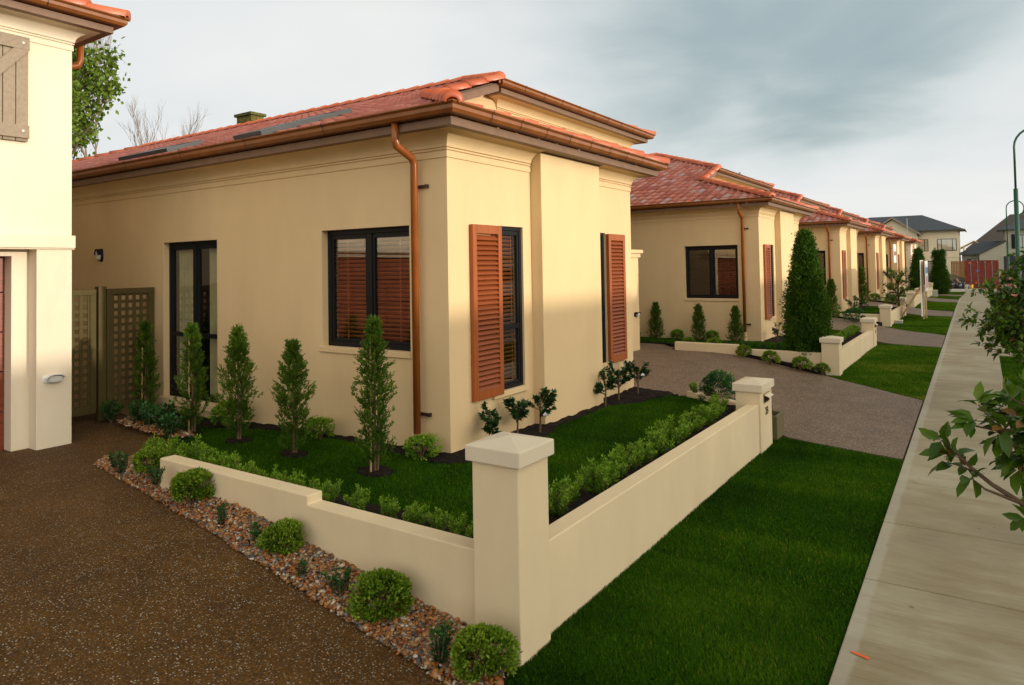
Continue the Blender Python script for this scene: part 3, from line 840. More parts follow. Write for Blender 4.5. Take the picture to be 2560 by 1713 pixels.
    cl = MB(); cl.tube([(x, -.075, -.05), (x, -.075, .16)], .044, 12); cl.build('collar', wm, dpo, smooth=False)
    for z in (2.40, .33):
        bk = MB(); bk.box(x-.05, x+.09, -.03, -.001, z-.012, z+.012); bk.box(x+.09, x+.112, -.036, -.001, z-.016, z+.016)
        bk.build('bracket', M['gutter_dark'], dpo)
    # --- windows and shutters
    def sill(win, *q):
        b = MB(); b.box(*q); b.build('sill', wm, win, bevel=.004, seg=1)
    sill(window(root, (w1[0]-L, 0, w1[2]), (1,0,0), (0,-1,0), w1[1]-w1[0], w1[3]-w1[2], 2, None, inside, .13, .05, detail),
         w1[0]-L-.03, w1[1]-L+.005, -.022, .04, w1[2]-.055, w1[2]+.003)
    if french:
        sill(window(root, (-4.63, 0, .10), (1,0,0), (0,-1,0), 1.15, 1.93, 2, .78, 'curtain', .13, .05, detail), -4.66, -3.45, -.05, .04, .02, .105)
    for a, b, c, d_ in fw:
        sill(window(root, (0, a, c), (0,1,0), (1,0,0), b-a, d_-c, 1, .62, inside, .075, .04, detail), -.04, .03, a-.02, b+.02, c-.05, c+.003)
    shutter(root, (.004, .31, .415), (0,1,0), (1,0,0), .47, 1.64); shutter(root, (.004, 3.14, .42), (0,1,0), (1,0,0), .48, 1.63)
    # --- roof
    Xb, Xr = -L-.35, -L-.35+rear_hip
    tp = e0+(Xf-xu)
    A = tiles('roof', [(xu, e0), (xu, yu0), (xu-th, ym), (Xr, ym), (Xb, e0)], (0, e0), (0, 1), zE, tile, root, seed=seed)
    parts = [tiles('roof_b', [(Xf, e0), (xu, tp), (xu, e0)], (0, e0), (0, 1), zE, tile, root, seed=seed),
             tiles('roof_c', [(Xf, e0), (Xf, e1), (Xf-(e1-e0)/2, (e0+e1)/2)], (Xf, 0), (-1, 0), zE, tile, root, seed=seed+1),
             tiles('roof_d', [(Xf, e1), (XW, e1), (XW, (e0+e1)/2), (Xf-(e1-e0)/2, (e0+e1)/2)], (0, e1), (0, -1), zE, tile, root, seed=seed+2),
             tiles('roof_e', [(xu, yu0), (xu, yu1), (xu-th, ym)], (xu, 0), (-1, 0), zu, tile, root, seed=seed+3),
             tiles('roof_f', [(xu, yu1), (xu-th, ym), (Xr, ym), (Xb, yu1)], (0, yu1), (0, -1), zu, tile, root, seed=seed+4)]
    zr = zu+SL*th
    join_into(A, parts)
    bk = MB()      # rear hip closes the roof
    bk.add([(Xb, e0, zE), (Xr, ym, zr), (Xb, yu1, zE)], [(0, 1, 2)]); bk.add([(Xb, e0, zE-.01), (Xb, yu1, zE-.01), (xu-.5, yu1, zE-.01), (xu-.5, e0+.4, zE-.01)], [(0, 1, 2, 3)])
    # decking under the tiles keeps light out
    dz = .03
    bk.add([(xu, e0, zE-dz), (xu, yu0, zu-dz), (xu-th, ym, zr-dz), (Xr, ym, zr-dz), (Xb, e0, zE-dz)], [(0, 1, 2, 3, 4)])
    bk.add([(Xf, e0, zE-dz), (xu, tp, zE+SL*(tp-e0)-dz), (xu, e0, zE-dz)], [(0, 1, 2)])
    bk.add([(Xf, e0, zE-dz), (Xf, e1, zE-dz), (Xf-(e1-e0)/2, (e0+e1)/2, zE+SL*(e1-e0)/2-dz)], [(0, 1, 2)])
    bk.add([(xu, yu0, zu-dz), (xu, yu1, zu-dz), (xu-th, ym, zr-dz)], [(0, 1, 2)])
    bk.add([(xu, yu1, zu-dz), (xu-th, ym, zr-dz), (Xr, ym, zr-dz), (Xb, yu1, zu-dz)], [(0, 1, 2, 3)])
    bk.build('roof_decking', M['dark_inside'], root)
    pk = (Xf-(e1-e0)/2, (e0+e1)/2, zE+SL*(e1-e0)/2)
    cz = .05
    def up3(p, dz=cz): return (p[0], p[1], p[2]+dz)
    vx = xu+.02
    ridge_caps('ridge_cap', [(up3((Xf+.03, e0-.03, zE)), up3(pk)), (up3((Xf+.03, e1+.03, zE)), up3(pk)),
        ((vx, tp+.0, zE+SL*(tp-e0)+.045), (vx, yu0-.02, zu+.045)),
        (up3((xu+.03, yu0-.03, zu)), up3((xu-th, ym, zr))), (up3((xu+.03, yu1+.03, zu)), up3((xu-th, ym, zr))),
        (up3((xu-th, ym, zr)), up3((Xr, ym, zr))), (up3((Xb, e0, zE)), up3((Xr, ym, zr)))], M['ridge'], root)
    for (x0, x1, y0, y1) in skylights:
        s = MB(); nz = Vector((0, -SL, 1)).normalized(); uu = Vector((0, 1, SL)).normalized()
        c = Vector(((x0+x1)/2, (y0+y1)/2, zE+SL*((y0+y1)/2-e0))); hw, hh = (x1-x0)/2, (y1-y0)/2*math.sqrt(1+SL*SL)
        X = Vector((1, 0, 0))
        for sx in (-1, 1): s.obox(c+X*sx*(hw-.03)+nz*.04, X*.03, uu*hh, nz*.045)
        for sy in (-1, 1): s.obox(c+uu*sy*(hh-.03)+nz*.04, X*(hw-.06), uu*.03, nz*.045)
        so_ = s.build('skylight', M['sky_frame'], root, bevel=.004, seg=1)
        g = MB(); g.obox(c+nz*.07, X*(hw-.058), uu*(hh-.058), nz*.008); g.build('pane', M['sky_pane'], so_)
        g = MB(); g.obox(c+nz*.02, X*(hw-.058), uu*(hh-.058), nz*.02); g.build('shaft', M['dark_inside'], so_)
    return root

HX, HY = -3.956, 4.834
SL = .368
v1 = villa((HX, HY, 0), 22.0, -1.64, 3.18, 8.67, 'cream villa with copper downpipe, cedar shutters and roof windows behind the tall corner pier', M['tile'], seed=11,
           skylights=((-3.3, -2.78, .12, 1.5), (-6.6, -5.3, .45, .98)))
SL = .345
v2 = villa((HX-.03, HY+10.55, 0), 14.0, -1.85, 3.15, 8.9, 'cream villa with mottled sky sheen painted on its roof tiles behind the big dark conifer', M['tile2'], seed=21, french=False)
v3 = dup(v2, loc=(HX-.03, HY+20.75, -.02), label='cream villa with a window beside a slim conifer, behind the second letterbox pier')
v4 = dup(v2, loc=(HX-.05, HY+30.1, -.03), label='cream villa with a sign hung under its eave, behind the propped sign board')
v5 = dup(v2, loc=(HX-.05, HY+39.6, -.05), label='cream villa between the one with the hanging sign and the unfinished grey one')
v6 = villa((HX-.05, HY+48.6, -.06), 14.0, -1.85, 3.15, 8.9, 'smallest looking villa with a grey unpainted side wall at the end of the terrace', M['tile'], seed=31, french=False, detail=False, stc='wall_pale')

# ------------------------------------------------------------------ two storey house beside the driveway
def corner_house():
    root = empty('two_storey_house', (-8.05, 3.53, -.1), 0, 'pale two storey house with taupe board shutter and red garage door beside the brown driveway', 'house')
    wm = M['wall_pale']; X0 = 0.0
    mb = MB()      # upper floor block and lower floor back wall; local origin at the street corner
    panel(mb, (0, -12, 2.02), (0,1,0), (0,0,1), 12, 2.42, [(9.0, 10.6, .55, 2.05)], (1,0,0), .12)
    mb.quad((0, 0, -.3), (-12, 0, -.3), (-12, 0, 4.44), (0, 0, 4.44))
    mb.quad((0, -12, 2.02), (0, -12, 4.44), (-12, -12, 4.44), (-12, -12, 2.02))
    panel(mb, (-.04, -12, -.3), (0,1,0), (0,0,1), 12, 2.32, [(6.2, 11.46, .0, 2.245)], (1,0,0), .22)
    mb.quad((-.04, 0, 2.02), (-.04, -12, 2.02), (0, -12, 2.02), (0, 0, 2.02))
    mb.quad((-12, 0, -.3), (-12, -12, -.3), (-12, -12, 4.44), (-12, 0, 4.44))
    mb.quad((-12, -12, -.3), (0, -12, -.3), (0, -12, 2.02), (-12, -12, 2.02))
    mb.build('wall', wm, root)
    for y0, y1, z1 in ((-.385, -.055, 2.02), (-6.9, -6.4, 2.02)):
        p = MB(); p.box(-.05, .135, y0, y1, -.3, z1); p.build('pier', wm, root, bevel=.006)
    s2 = MB(); s2.prism([(-.03, -.035, 2.01), (.15, -.035, 2.01), (.15, -.035, 2.025), (.17, -.035, 2.025), (.17, -.035, 2.155), (-.03, -.035, 2.16)], (0, -12, 0))
    s2.build('string_course', wm, root, bevel=.004)
    g = MB(); yy0, yy1 = -5.8, -.54
    for i in range(5):
        z0 = -.02+i*.40; g.box(-.24, -.2, yy0, yy1, z0+.006, z0+.394)
        for j in range(7):
            c = yy0+(yy1-yy0)*(j+.5)/7; g.box(-.2, -.185, c-.31, c+.31, z0+.05, z0+.35)
    g.build('garage_door', M['garage'], root)
    lt = bulkhead('outdoor_light', (.135, -.235, .69), (0,1,0), (1,0,0), .20, .095, False, root)
    # upper window opening dark panel, boards shutter covering it
    window(root, (0, -3.0, 2.57), (0,1,0), (1,0,0), 1.6, 1.5, 2, None, 'curtain', .12, .05, False)
    b = MB(); y0, y1, z0, z1 = -1.22, -.425, 3.105, 4.165
    n = 7
    for i in range(n):
        a = y0+(y1-y0)*i/n; c = y0+(y1-y0)*(i+1)/n
        b.box(.012, .042, a+.003, c-.003, z0+.0, z1)
    b.box(.005, .012, y0+.004, y1-.004, z0+.004, z1-.004, 1)
    sh = b.build('shutter', [M['board'], M['board_gap']], root, bevel=.003, seg=1)
    b = MB()
    b.box(.042, .068, y0, y1, z1-.13, z1); b.box(.042, .068, y0, y1, z0+.03, z0+.16)
    b.prism([(.042, y1-.0, z1-.13), (.042, y1-.14, z1-.13), (.042, y0, z0+.16), (.042, y0+.14, z0+.16)][::-1], (.026, 0, 0))
    b.build('brace', M['board'], sh, bevel=.003, seg=1)
    for z in (z1-.065, z0+.10):
        t = MB(); t.tube([(.068, y1-.06, z), (.076, y1-.06, z)], .011, 10); t.build('bolt', M['white'], sh)
    cor, fas, gut = eave_profiles(4.49)
    path = [(-12, 0), (0, 0), (0, -12)][::-1]
    # outward is the right-hand side when walking the path
    c = MB(); c.band([(0, -12), (0, 0), (-12, 0)], cor); c.build('cornice', wm, root)
    f = MB(); f.band([(0, -12), (0, 0), (-12, 0)], fas); f.build('fascia', M['fascia'], root)
    gm = MB(); gm.band([(0, -12), (0, 0), (-12, 0)], gut, closed=True, caps=True); gutter_joints(gm, [(0, -12), (0, 0)], 4.49, .6)
    gm.build('gutter', [M['gutter'], M['gutter_dark']], root)
    d = MB(); d.tube([(-.55, .33, 4.46), (-.55, .33, 4.22), (-.55, .305, 4.16), (-.55, .25, 4.135), (-.55, .03, 4.135)], .036, 12); d.build('downpipe', M['pipe'], root, smooth=True)
    A = tiles('roof', [(.35, -12.35), (.35, .35), (-5.9, -5.9)], (.35, 0), (-1, 0), 4.49, M['tile'], root, seed=41)
    B = tiles('roof_b', [(.35, .35), (-12.35, .35), (-12.35+.0, -5.9), (-5.9, -5.9)], (0, .35), (0, -1), 4.49, M['tile'], root, seed=42)
    join_into(A, [B])
    zt = 4.49+SL*6.25
    ridge_caps('ridge_cap', [((.38, .38, 4.545), (-5.9, -5.9, zt+.05)), ((-5.9, -5.9, zt+.05), (-12, -5.9, zt+.05))], M['ridge'], root, seed=9)
    k = MB(); k.add([(.35, .35, 4.48), (.35, -12.35, 4.48), (-12.35, -12.35, 4.48), (-12.35, .35, 4.48), (-5.9, -5.9, zt-.02), (-12.35, -5.9, zt-.02)],
                    [(0, 1, 4), (0, 4, 5, 3), (0, 3, 2, 1)]); k.build('roof_decking', M['dark_inside'], root)
    return root
corner_house()
# back dark wall of house interior for the upper window is the house itself

# bulkhead lamp on the villa's side wall
lamp = bulkhead('outdoor_light', (-10.15-HX, 0, 1.91), (1,0,0), (0,-1,0), .11, .19, True, v1)

# ------------------------------------------------------------------ lattice gate and fence panel across the alley
def lattice(name, y0, y1, label, parent=None, x=-8.8, z0=.0, z1=1.47):
    o = empty(name, (x, (y0+y1)/2, z0), 0, label, 'gate' if 'gate' in name else 'fence panel'); w = (y1-y0)/2; h = z1-z0
    f = MB(); f.box(-.03, .03, -w, -w+.07, 0, h-.07); f.box(-.03, .03, w-.07, w, 0, h-.07); f.box(-.032, .032, -w, w, h-.07, h); f.box(-.03, .03, -w+.07, w-.07, .0, .09)
    f.build('frame', M['lattice'], o, bevel=.004, seg=1)
    s = MB(); n = max(3, round((2*w-.14)/.095))
    for i in range(n+1):
        y = -w+.07+(2*w-.14)*i/n; s.box(.006, .016, y-.02, y+.02, .09, h-.07)
    m = round((h-.16)/.095)
    for i in range(m+1):
        z = .09+(h-.16)*i/m; s.box(-.006, .006, -w+.07, w-.07, z-.02, z+.02)
    s.build('slats', M['lattice'], o)
    return o
lattice('lattice_gate', 3.42, 4.12, 'olive lattice gate hung against the pale two storey house')
lattice('lattice_fence', 4.24, 4.82, 'fixed olive lattice panel against the cream villa wall')
p = MB(); p.box(-8.85, -8.75, 4.135, 4.225, -.1, 1.5)
tag(p.build('fence_post', M['lattice'], None, bevel=.005), 'olive square post between the lattice gate and the fixed panel', 'post')
# watering-can like bottle cluster at the gate foot
def spray_bottle():
    o = empty('spray_bottle', (-8.50, 3.565, -.085), 0, 'small white spray bottle with green cap and yellow base beside the lattice gate', 'bottle')
    a = MB(); a.tube([(0, 0, 0), (0, 0, .07)], [.05, .045], 12); a.build('base', plain('yellow_plastic', (.55, .33, .05), .5), o, smooth=False)
    a = MB(); a.tube([(0, 0, .07), (0, 0, .16), (0, 0, .18)], [.045, .06, .02], 12); a.build('body', M['white'], o)
    a = MB(); a.tube([(0, 0, .18), (0, 0, .20), (0, 0, .25), (0, 0, .27)], [.02, .05, .05, .02], 12); a.build('cap', plain('green_plastic', (.02, .25, .05), .4), o)
spray_bottle()

# ------------------------------------------------------------------ garden walls with piers
def pier_mesh(mb, x0, x1, y0, y1, z0, z1): mb.box(x0, x1, y0, y1, z0, z1)
def pier(parent, x0, x1, y0, y1, z0, zt, capH=.082, ov=.026, rise=.035, mat='fence'):
    b = MB(); b.box(x0, x1, y0, y1, z0, zt-capH)
    p = b.build('pier', M[mat], parent, bevel=.007)
    c = MB(); a0, a1, b0, b1 = x0-ov, x1+ov, y0-ov, y1+ov; z = zt-capH
    cx, cy = (a0+a1)/2, (b0+b1)/2
    c.add([(a0,b0,z), (a1,b0,z), (a1,b1,z), (a0,b1,z), (a0,b0,zt), (a1,b0,zt), (a1,b1,zt), (a0,b1,zt), (cx,cy,zt+rise)],
          [(0,3,2,1), (0,1,5,4), (1,2,6,5), (2,3,7,6), (3,0,4,7), (4,5,8), (5,6,8), (6,7,8), (7,4,8)])
    c.build('cap', M['cap'], p, bevel=.006)
    return p
def text_obj(name, s, size, loc, rot, mat, parent, depth=.004):
    c = bpy.data.curves.new(name, 'FONT'); c.body = s; c.size = size; c.extrude = depth; c.align_x = 'CENTER'; c.align_y = 'CENTER'
    t = bpy.data.objects.new(name, c); COL.objects.link(t)
    dg = bpy.context.evaluated_depsgraph_get(); me = bpy.data.meshes.new_from_object(t.evaluated_get(dg))
    bpy.data.objects.remove(t); me.materials.clear(); me.materials.append(mat)
    o = bpy.data.objects.new(name, me); COL.objects.link(o); o.location = loc; o.rotation_euler = rot
    if parent: o.parent = parent
    return o
M['brass'] = plain('aged_brass', (.34, .22, .07), .38, .6, .15, 10, .8)
M['number'] = plain('dark_bronze_numeral', (.10, .065, .03), .45, .5)
def letterbox(p, x, y, zt, num, detail=True):
    """letter slot with a raised flap and the house number, on the street face of a pier"""
    m = MB(); m.box(x+.001, x+.006, y-.115, y+.115, zt-.205, zt-.105)
    s = m.build('letter_slot', M['brass'], p)
    m = MB(); m.box(x+.006, x+.008, y-.095, y+.095, zt-.195, zt-.125); m.build('opening', M['dark_inside'], s)
    m = MB(); m.prism([(x+.006, y-.1, zt-.115), (x+.055, y-.1, zt-.135), (x+.055, y-.1, zt-.140), (x+.006, y-.1, zt-.121)], (0, .2, 0)); m.build('flap', M['cap'], s)
    if num: text_obj('number', num, .115, (x+.004, y, zt-.30), (R_(90), 0, R_(90)), M['number'], p)
def garden_wall(dx, dy, label, tall=.72, low=.155, high=.21, mail=(7.57, 8.03), mailtop=.365, num='23', step=-3.63, end=-5.36, ret=True, zb=0):
    o = empty('garden_wall', (-2.0+dx, 3.0+dy, -.35), 0, label, 'garden wall', 'stepped stucco garden walls with capped piers')
    ox, oy = 2.0, -3.0; oz = .35
    def X(v): return v+ox
    def Y(v): return v+oy
    pier(o, X(-2.266), X(-1.974), Y(2.942), Y(3.235), -.3, tall+oz)
    pm = pier(o, X(-2.253), X(-1.99), Y(mail[0]), Y(mail[1]), -.3, mailtop+oz)
    letterbox(pm, X(-1.99), Y((mail[0]+mail[1])/2), mailtop+oz-.01, num)
    b = MB(); b.box(X(-2.135), X(-2.01), Y(3.235), Y(mail[0]), -.3, low+oz); b.build('front_wall', M['fence'], o, bevel=.008)
    y0, y1 = Y(2.985), Y(3.11)
    b = MB(); b.prism([(X(-2.266), y0, -.3), (X(end), y0, -.3), (X(end), y0, high+oz), (X(step), y0, high+oz), (X(step), y0, low+oz-.004), (X(-2.266), y0, low+oz-.004)], (0, y1-y0, 0))
    b.build('side_wall', M['fence'], o, bevel=.008)
    if ret:
        b = MB(); b.prism([(X(-2.253), Y(mail[1]-.1), -.1), (X(-2.253), Y(mail[1]-.1), low-.09+oz), (X(-2.66), Y(8.18), low-.09+oz), (X(-2.66), Y(8.18), .06+oz), (X(-3.12), Y(8.46), .06+oz), (X(-3.12), Y(8.46), -.1)], (0.02, .12, 0))
        b.build('return_wall', M['fence'], o, bevel=.006)
    return o
garden_wall(0, 0, 'tall corner pier wall with number on its letterbox pier around the box hedge lawn')
garden_wall(-.17, 10.42, 'low stepped wall with two equal piers in front of the big dark conifer', .30, .03, .10, (7.75, 8.2), .30, '25', -3.75, -5.0, False)
garden_wall(-.40, 20.9, 'low wall with two piers beyond the round dark bush, behind the sign board', .30, .03, .10, (7.75, 8.2), .30, '27', -3.75, -5.0, False)
garden_wall(-.5, 30.9, 'small pale garden wall behind the magnolia with a bare trunk', .30, .03, .10, (7.6, 8.0), .30, '', -3.75, -5.0, False)
garden_wall(-.55, 40.2, 'farthest pale garden wall beside the pair of columnar conifers', .30, .03, .10, (7.6, 8.0), .30, '', -3.75, -5.0, False)
# planter box behind the letterbox pier
def planter():
    o = empty('planter_box', (-2.17, 8.36, -.35), 0, 'olive timber planter box at the driveway edge behind the numbered pier', 'planter')
    b = MB(); b.box(-.19, .19, .13, .16, 0, .27); b.box(-.19, .19, -.16, -.13, 0, .27); b.box(-.19, -.16, -.13, .13, 0, .27); b.box(.16, .19, -.13, .13, 0, .27); b.build('box', plain('olive_planter_paint', (.13, .11, .04), .6), o, bevel=.004)
    b = MB(); b.box(-.16, .16, -.13, .13, .02, .22); b.build('soil_fill', M['soil'], o)
planter()

# lawns and beds of the other gardens
for k, (dx, dy) in enumerate(((-.17, 10.42), (-.40, 20.9), (-.5, 30.9), (-.55, 40.2))):
    zz = -.05 if k == 0 else -.06
    P = [(-2.14+dx, 3.1+dy), (-2.14+dx, 8.0+dy), (-2.6+dx, 8.35+dy), (-4.1, 8.5+dy), (-4.1, 5.1+dy), (-8.2, 5.1+dy), (-8.2, 4.2+dy), (-5.1+dx, 3.9+dy), (-5.1+dx, 3.1+dy)]
    sheet('lawn', P, lambda x, y: zz, M['turf'], .6, .4)
    soil([(-2.25+dx, 2.55+dy), (-2.9+dx, 2.78+dy), (-3.9+dx, 3.02+dy), (-5.25+dx, 3.45+dy), (-5.5+dx, 3.75+dy), (-4.98+dx, 3.6+dy), (-4.98+dx, 2.99+dy), (-2.2+dx, 2.99+dy)],
         lambda x, y: zd(x)+.05+(zs(y)+.35), .015, .12)
    soil([(-2.14+dx, 3.15+dy), (-2.14+dx, 7.9+dy), (-2.5+dx, 7.9+dy), (-2.5+dx, 3.15+dy)], lambda x, y: zz+.03, .012, .12)
    soil([(-3.9, 4.6+dy), (-3.6, 4.8+dy), (-3.55, 8.4+dy), (-4.0, 8.6+dy), (-4.0, 4.95+dy), (-4.3, 4.95+dy)], lambda x, y: zz+.02, .01, .12)

# ------------------------------------------------------------------ pebbles
def pebbles(name, poly, zf, n, s0, s1, label=None):
    bm = bmesh.new(); bmesh.ops.create_icosphere(bm, subdivisions=1, radius=1.0)
    bv = np.array([v.co[:] for v in bm.verts]); bf = np.array([[v.index for v in f.verts] for f in bm.faces]); bm.free()
    P = np.array(poly); lo, hi = P.min(0), P.max(0)
    c = rng.uniform(lo, hi, (n*6, 2)); c = c[inpoly(c, poly)][:n]; n = len(c)
    s = rng.uniform(s0, s1, n)*np.where(rng.random(n) < .12, 1.5, 1); sc = np.stack([s*rng.uniform(.8, 1.5, n), s, s*rng.uniform(.45, .8, n)], 1)
    a = rng.uniform(0, 2*np.pi, n); tl = rng.normal(0, .35, (n, 2))
    V = bv[None]*sc[:, None]; V = V*(1+rng.normal(0, .06, V.shape))
    ca, sa = np.cos(a)[:, None], np.sin(a)[:, None]
    x = V[..., 0]*ca - V[..., 1]*sa; y = V[..., 0]*sa + V[..., 1]*ca; z = V[..., 2] + x*tl[:, :1] + y*tl[:, 1:]
    zz = np.array([zf(px, py) for px, py in c]) + rng.uniform(0, .022, n)
    V = np.stack([x+c[:, :1], y+c[:, 1:], z+zz[:, None]], -1).reshape(-1, 3)
    k = len(bv); F = (bf[None] + (np.arange(n)*k)[:, None, None]).reshape(-1, 3)
    pal = np.array([(.36, .12, .018), (.42, .18, .04), (.30, .07, .012), (.20, .09, .025), (.38, .25, .12), (.16, .14, .12), (.07, .06, .05), (.48, .40, .28), (.58, .52, .43), (.12, .05, .014)])
    w = np.array([.17, .14, .08, .16, .12, .09, .09, .08, .03, .04]); w = w/w.sum()
    h = pal[rng.choice(len(pal), n, p=w)]*rng.uniform(.7, 1.15, (n, 1))
    C = np.repeat(np.concatenate([h, np.ones((n, 1))], 1), k, 0)
    o = np_mesh(name, V, F, M['pebble'], colors=C, smooth=True)
    return tag(o, kind='stuff')
PEBX = [(x, y-(.035 if i < 7 else 0)) for i, (x, y) in enumerate(PEB)]
pebbles('pebbles', PEBX, lambda x, y: max(zp(x, y), zd(x)+.004), 13500, .0085, .0145)
pebbles('pebbles', [(-8.5, 4.45), (-8.3, 4.12), (-7.2, 3.98), (-6.75, 3.98), (-6.7, 4.12), (-7.2, 4.22), (-7.9, 4.36)], lambda x, y: zl1(x, y)+.03, 700, .010, .018)

# ------------------------------------------------------------------ foliage
def unit(v): return v/np.maximum(1e-9, np.linalg.norm(v, axis=-1, keepdims=True))
def leaves(name, P, D, Nn, L, W, tint, mat, parent=None, fold=.12, curl=0.0):
    """many small folded leaves as one mesh: P bases, D directions, Nn rough normals"""
    D = unit(D); S = unit(np.cross(D, Nn)); U = np.cross(S, D)
    L = np.asarray(L)[:, None]; W = np.asarray(W)[:, None]
    b = P; l = P + D*L*.45 + S*W*.5 + U*W*fold; r = P + D*L*.45 - S*W*.5 + U*W*fold; t = P + D*L - U*L*curl
    n = len(P); V = np.stack([b, l, t, r], 1).reshape(-1, 3)
    i = np.arange(n)*4; F = np.concatenate([np.stack([i, i+2, i+1], 1), np.stack([i, i+3, i+2], 1)])
    return np_mesh(name, V, F, mat, parent, tint=np.repeat(np.clip(tint, 0, 1), 4))
def rdir(n): return unit(rng.normal(size=(n, 3)))

def ball_shrub(name, r, n, leaf, mat, squash=.86, lump=.22):
    """a clipped round shrub: leaves in a thick shell with short stems inside; origin at the ground"""
    o = empty(name)
    k = max(40, n//20); dc = rdir(k); ci = rng.integers(0, k, n); d = unit(dc[ci] + rng.normal(0, .085*(100/k)**.2, (n, 3)))
    ct = rng.normal(0, 1, k)[ci]; d[:, 2] = np.where(d[:, 2] < -.55, -d[:, 2], d[:, 2])
    fr = rdir(14); am = sum(np.maximum(0, d @ f - .55)*rng.uniform(-1, 1) for f in fr)
    rad = r*(1+lump*am/.45)*(1+.05*ct)*(1-.40*rng.random(n)**1.8)
    P = d*rad[:, None]*np.array([1, 1, squash]) + np.array([0, 0, r*squash*.93])
    P[:, 2] = np.maximum(P[:, 2], .01)
    D = unit(d + rng.normal(0, .6, (n, 3)) + np.array([0, 0, .35]))
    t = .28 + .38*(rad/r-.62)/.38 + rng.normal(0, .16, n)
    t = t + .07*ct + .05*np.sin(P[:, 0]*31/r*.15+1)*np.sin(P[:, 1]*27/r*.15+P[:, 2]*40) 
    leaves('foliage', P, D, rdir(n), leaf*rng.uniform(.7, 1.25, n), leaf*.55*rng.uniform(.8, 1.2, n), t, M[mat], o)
    s = MB()
    for i in range(6):
        a = 2*math.pi*i/6; s.tube([(0, 0, -.03), (math.cos(a)*r*.25, math.sin(a)*r*.25, r*.6), (math.cos(a)*r*.55, math.sin(a)*r*.5, r*1.2)], [.008, .006, .003], 5)
    s.build('stem', M['bark'], o)
    return o
def stem_shrub(name, h, w, stems, n, leaf, mat, up=.9, base=.0, lw=.5):
    """a loose young shrub: leafy upright stems fanning from the base"""
    o = empty(name); s = MB(); Ps, Ds, Ts = [], [], []
    for i in range(stems):
        a = rng.uniform(0, 2*math.pi); sp = w/2*math.sqrt(rng.random()); hh = h*rng.uniform(.68, 1.0)*(1-.3*sp/(w/2))
        A = np.array([0, 0, -.02]); B = np.array([math.cos(a)*sp*.7, math.sin(a)*sp*.7, hh*.5]); C = np.array([math.cos(a)*sp, math.sin(a)*sp, hh])
        s.tube([A, B, C], [.006, .004, .002], 5)
        m = n//stems; t = base+(1-base)*rng.random(m)**.85
        c = ((1-t)**2)[:, None]*A + (2*t*(1-t))[:, None]*B + (t**2)[:, None]*C
        q = rdir(m); c = c + q*(w*.16)*rng.random((m, 1))*(1-.55*t[:, None])
        c[:, 2] = np.maximum(c[:, 2], .012)
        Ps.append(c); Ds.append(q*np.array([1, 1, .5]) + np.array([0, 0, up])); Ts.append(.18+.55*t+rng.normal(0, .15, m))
    P, D, T = map(np.concatenate, (Ps, Ds, Ts)); k = len(P)
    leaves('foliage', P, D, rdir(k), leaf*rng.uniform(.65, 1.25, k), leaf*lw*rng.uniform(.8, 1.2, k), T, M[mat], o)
    s.build('stem', M['bark'], o)
    return o
def young_conifer(h, w, n_sp, stake=True, mat='conifer', seed=0, bare=.08):
    o = empty('young_conifer'); r = np.random.default_rng(seed)
    Ps, Ds, Ns, Ls, Ts = [], [], [], [], []
    for i in range(n_sp):
        t = r.random()**.8; z = h*(bare+(1-bare)*t)
        env = w/2*(np.clip((1-t)*1.9, 0, 1)**.7)*(.55+.45*np.clip(t*6, 0, 1))*(1+.38*math.sin(z*17+seed)*math.cos(z*9+seed*2))
        a = r.uniform(0, 2*np.pi); rr = env*r.uniform(.1, 1.0)
        out = np.array([math.cos(a), math.sin(a), 0]); c = out*rr*.75 + np.array([0, 0, z-.03])
        ax = unit(out*r.uniform(.35, .9) + np.array([0, 0, r.uniform(.55, 1.2)]) + r.normal(0, .15, 3)); sd = unit(np.cross(ax, r.normal(size=3)))
        L = r.uniform(.05, .10)*(1-.2*t); m = 16
        tt = r.random(m); sg = np.where(r.random(m) < .5, -1, 1)
        Ps.append(c + ax*L*tt[:, None]); Ds.append(ax + sd*(sg*r.uniform(.35, 1.0, m))[:, None] + r.normal(0, .15, (m, 3)))
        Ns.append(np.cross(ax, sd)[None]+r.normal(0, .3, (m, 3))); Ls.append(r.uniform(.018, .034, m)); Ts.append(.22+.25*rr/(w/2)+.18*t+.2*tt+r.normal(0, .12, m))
    P, D, N_, L, T = map(np.concatenate, (Ps, Ds, Ns, Ls, Ts))
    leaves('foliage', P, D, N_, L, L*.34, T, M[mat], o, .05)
    s = MB(); s.tube([(0, 0, -.04), (.005, 0, h*.4), (0, .004, h*.95)], [.014, .010, .003], 7)
    s.tube([(.02, .01, -.02), (.03, .02, h*.3), (.01, .02, h*.55)], [.009, .007, .003], 6)
    s.build('trunk', M['bark'], o)
    if stake:
        s = MB(); s.tube([(-.012, -.035, -.05), (.0, -.035, h*.90)], .0085, 6); s.build('stake', M['stake'], o)
    return o
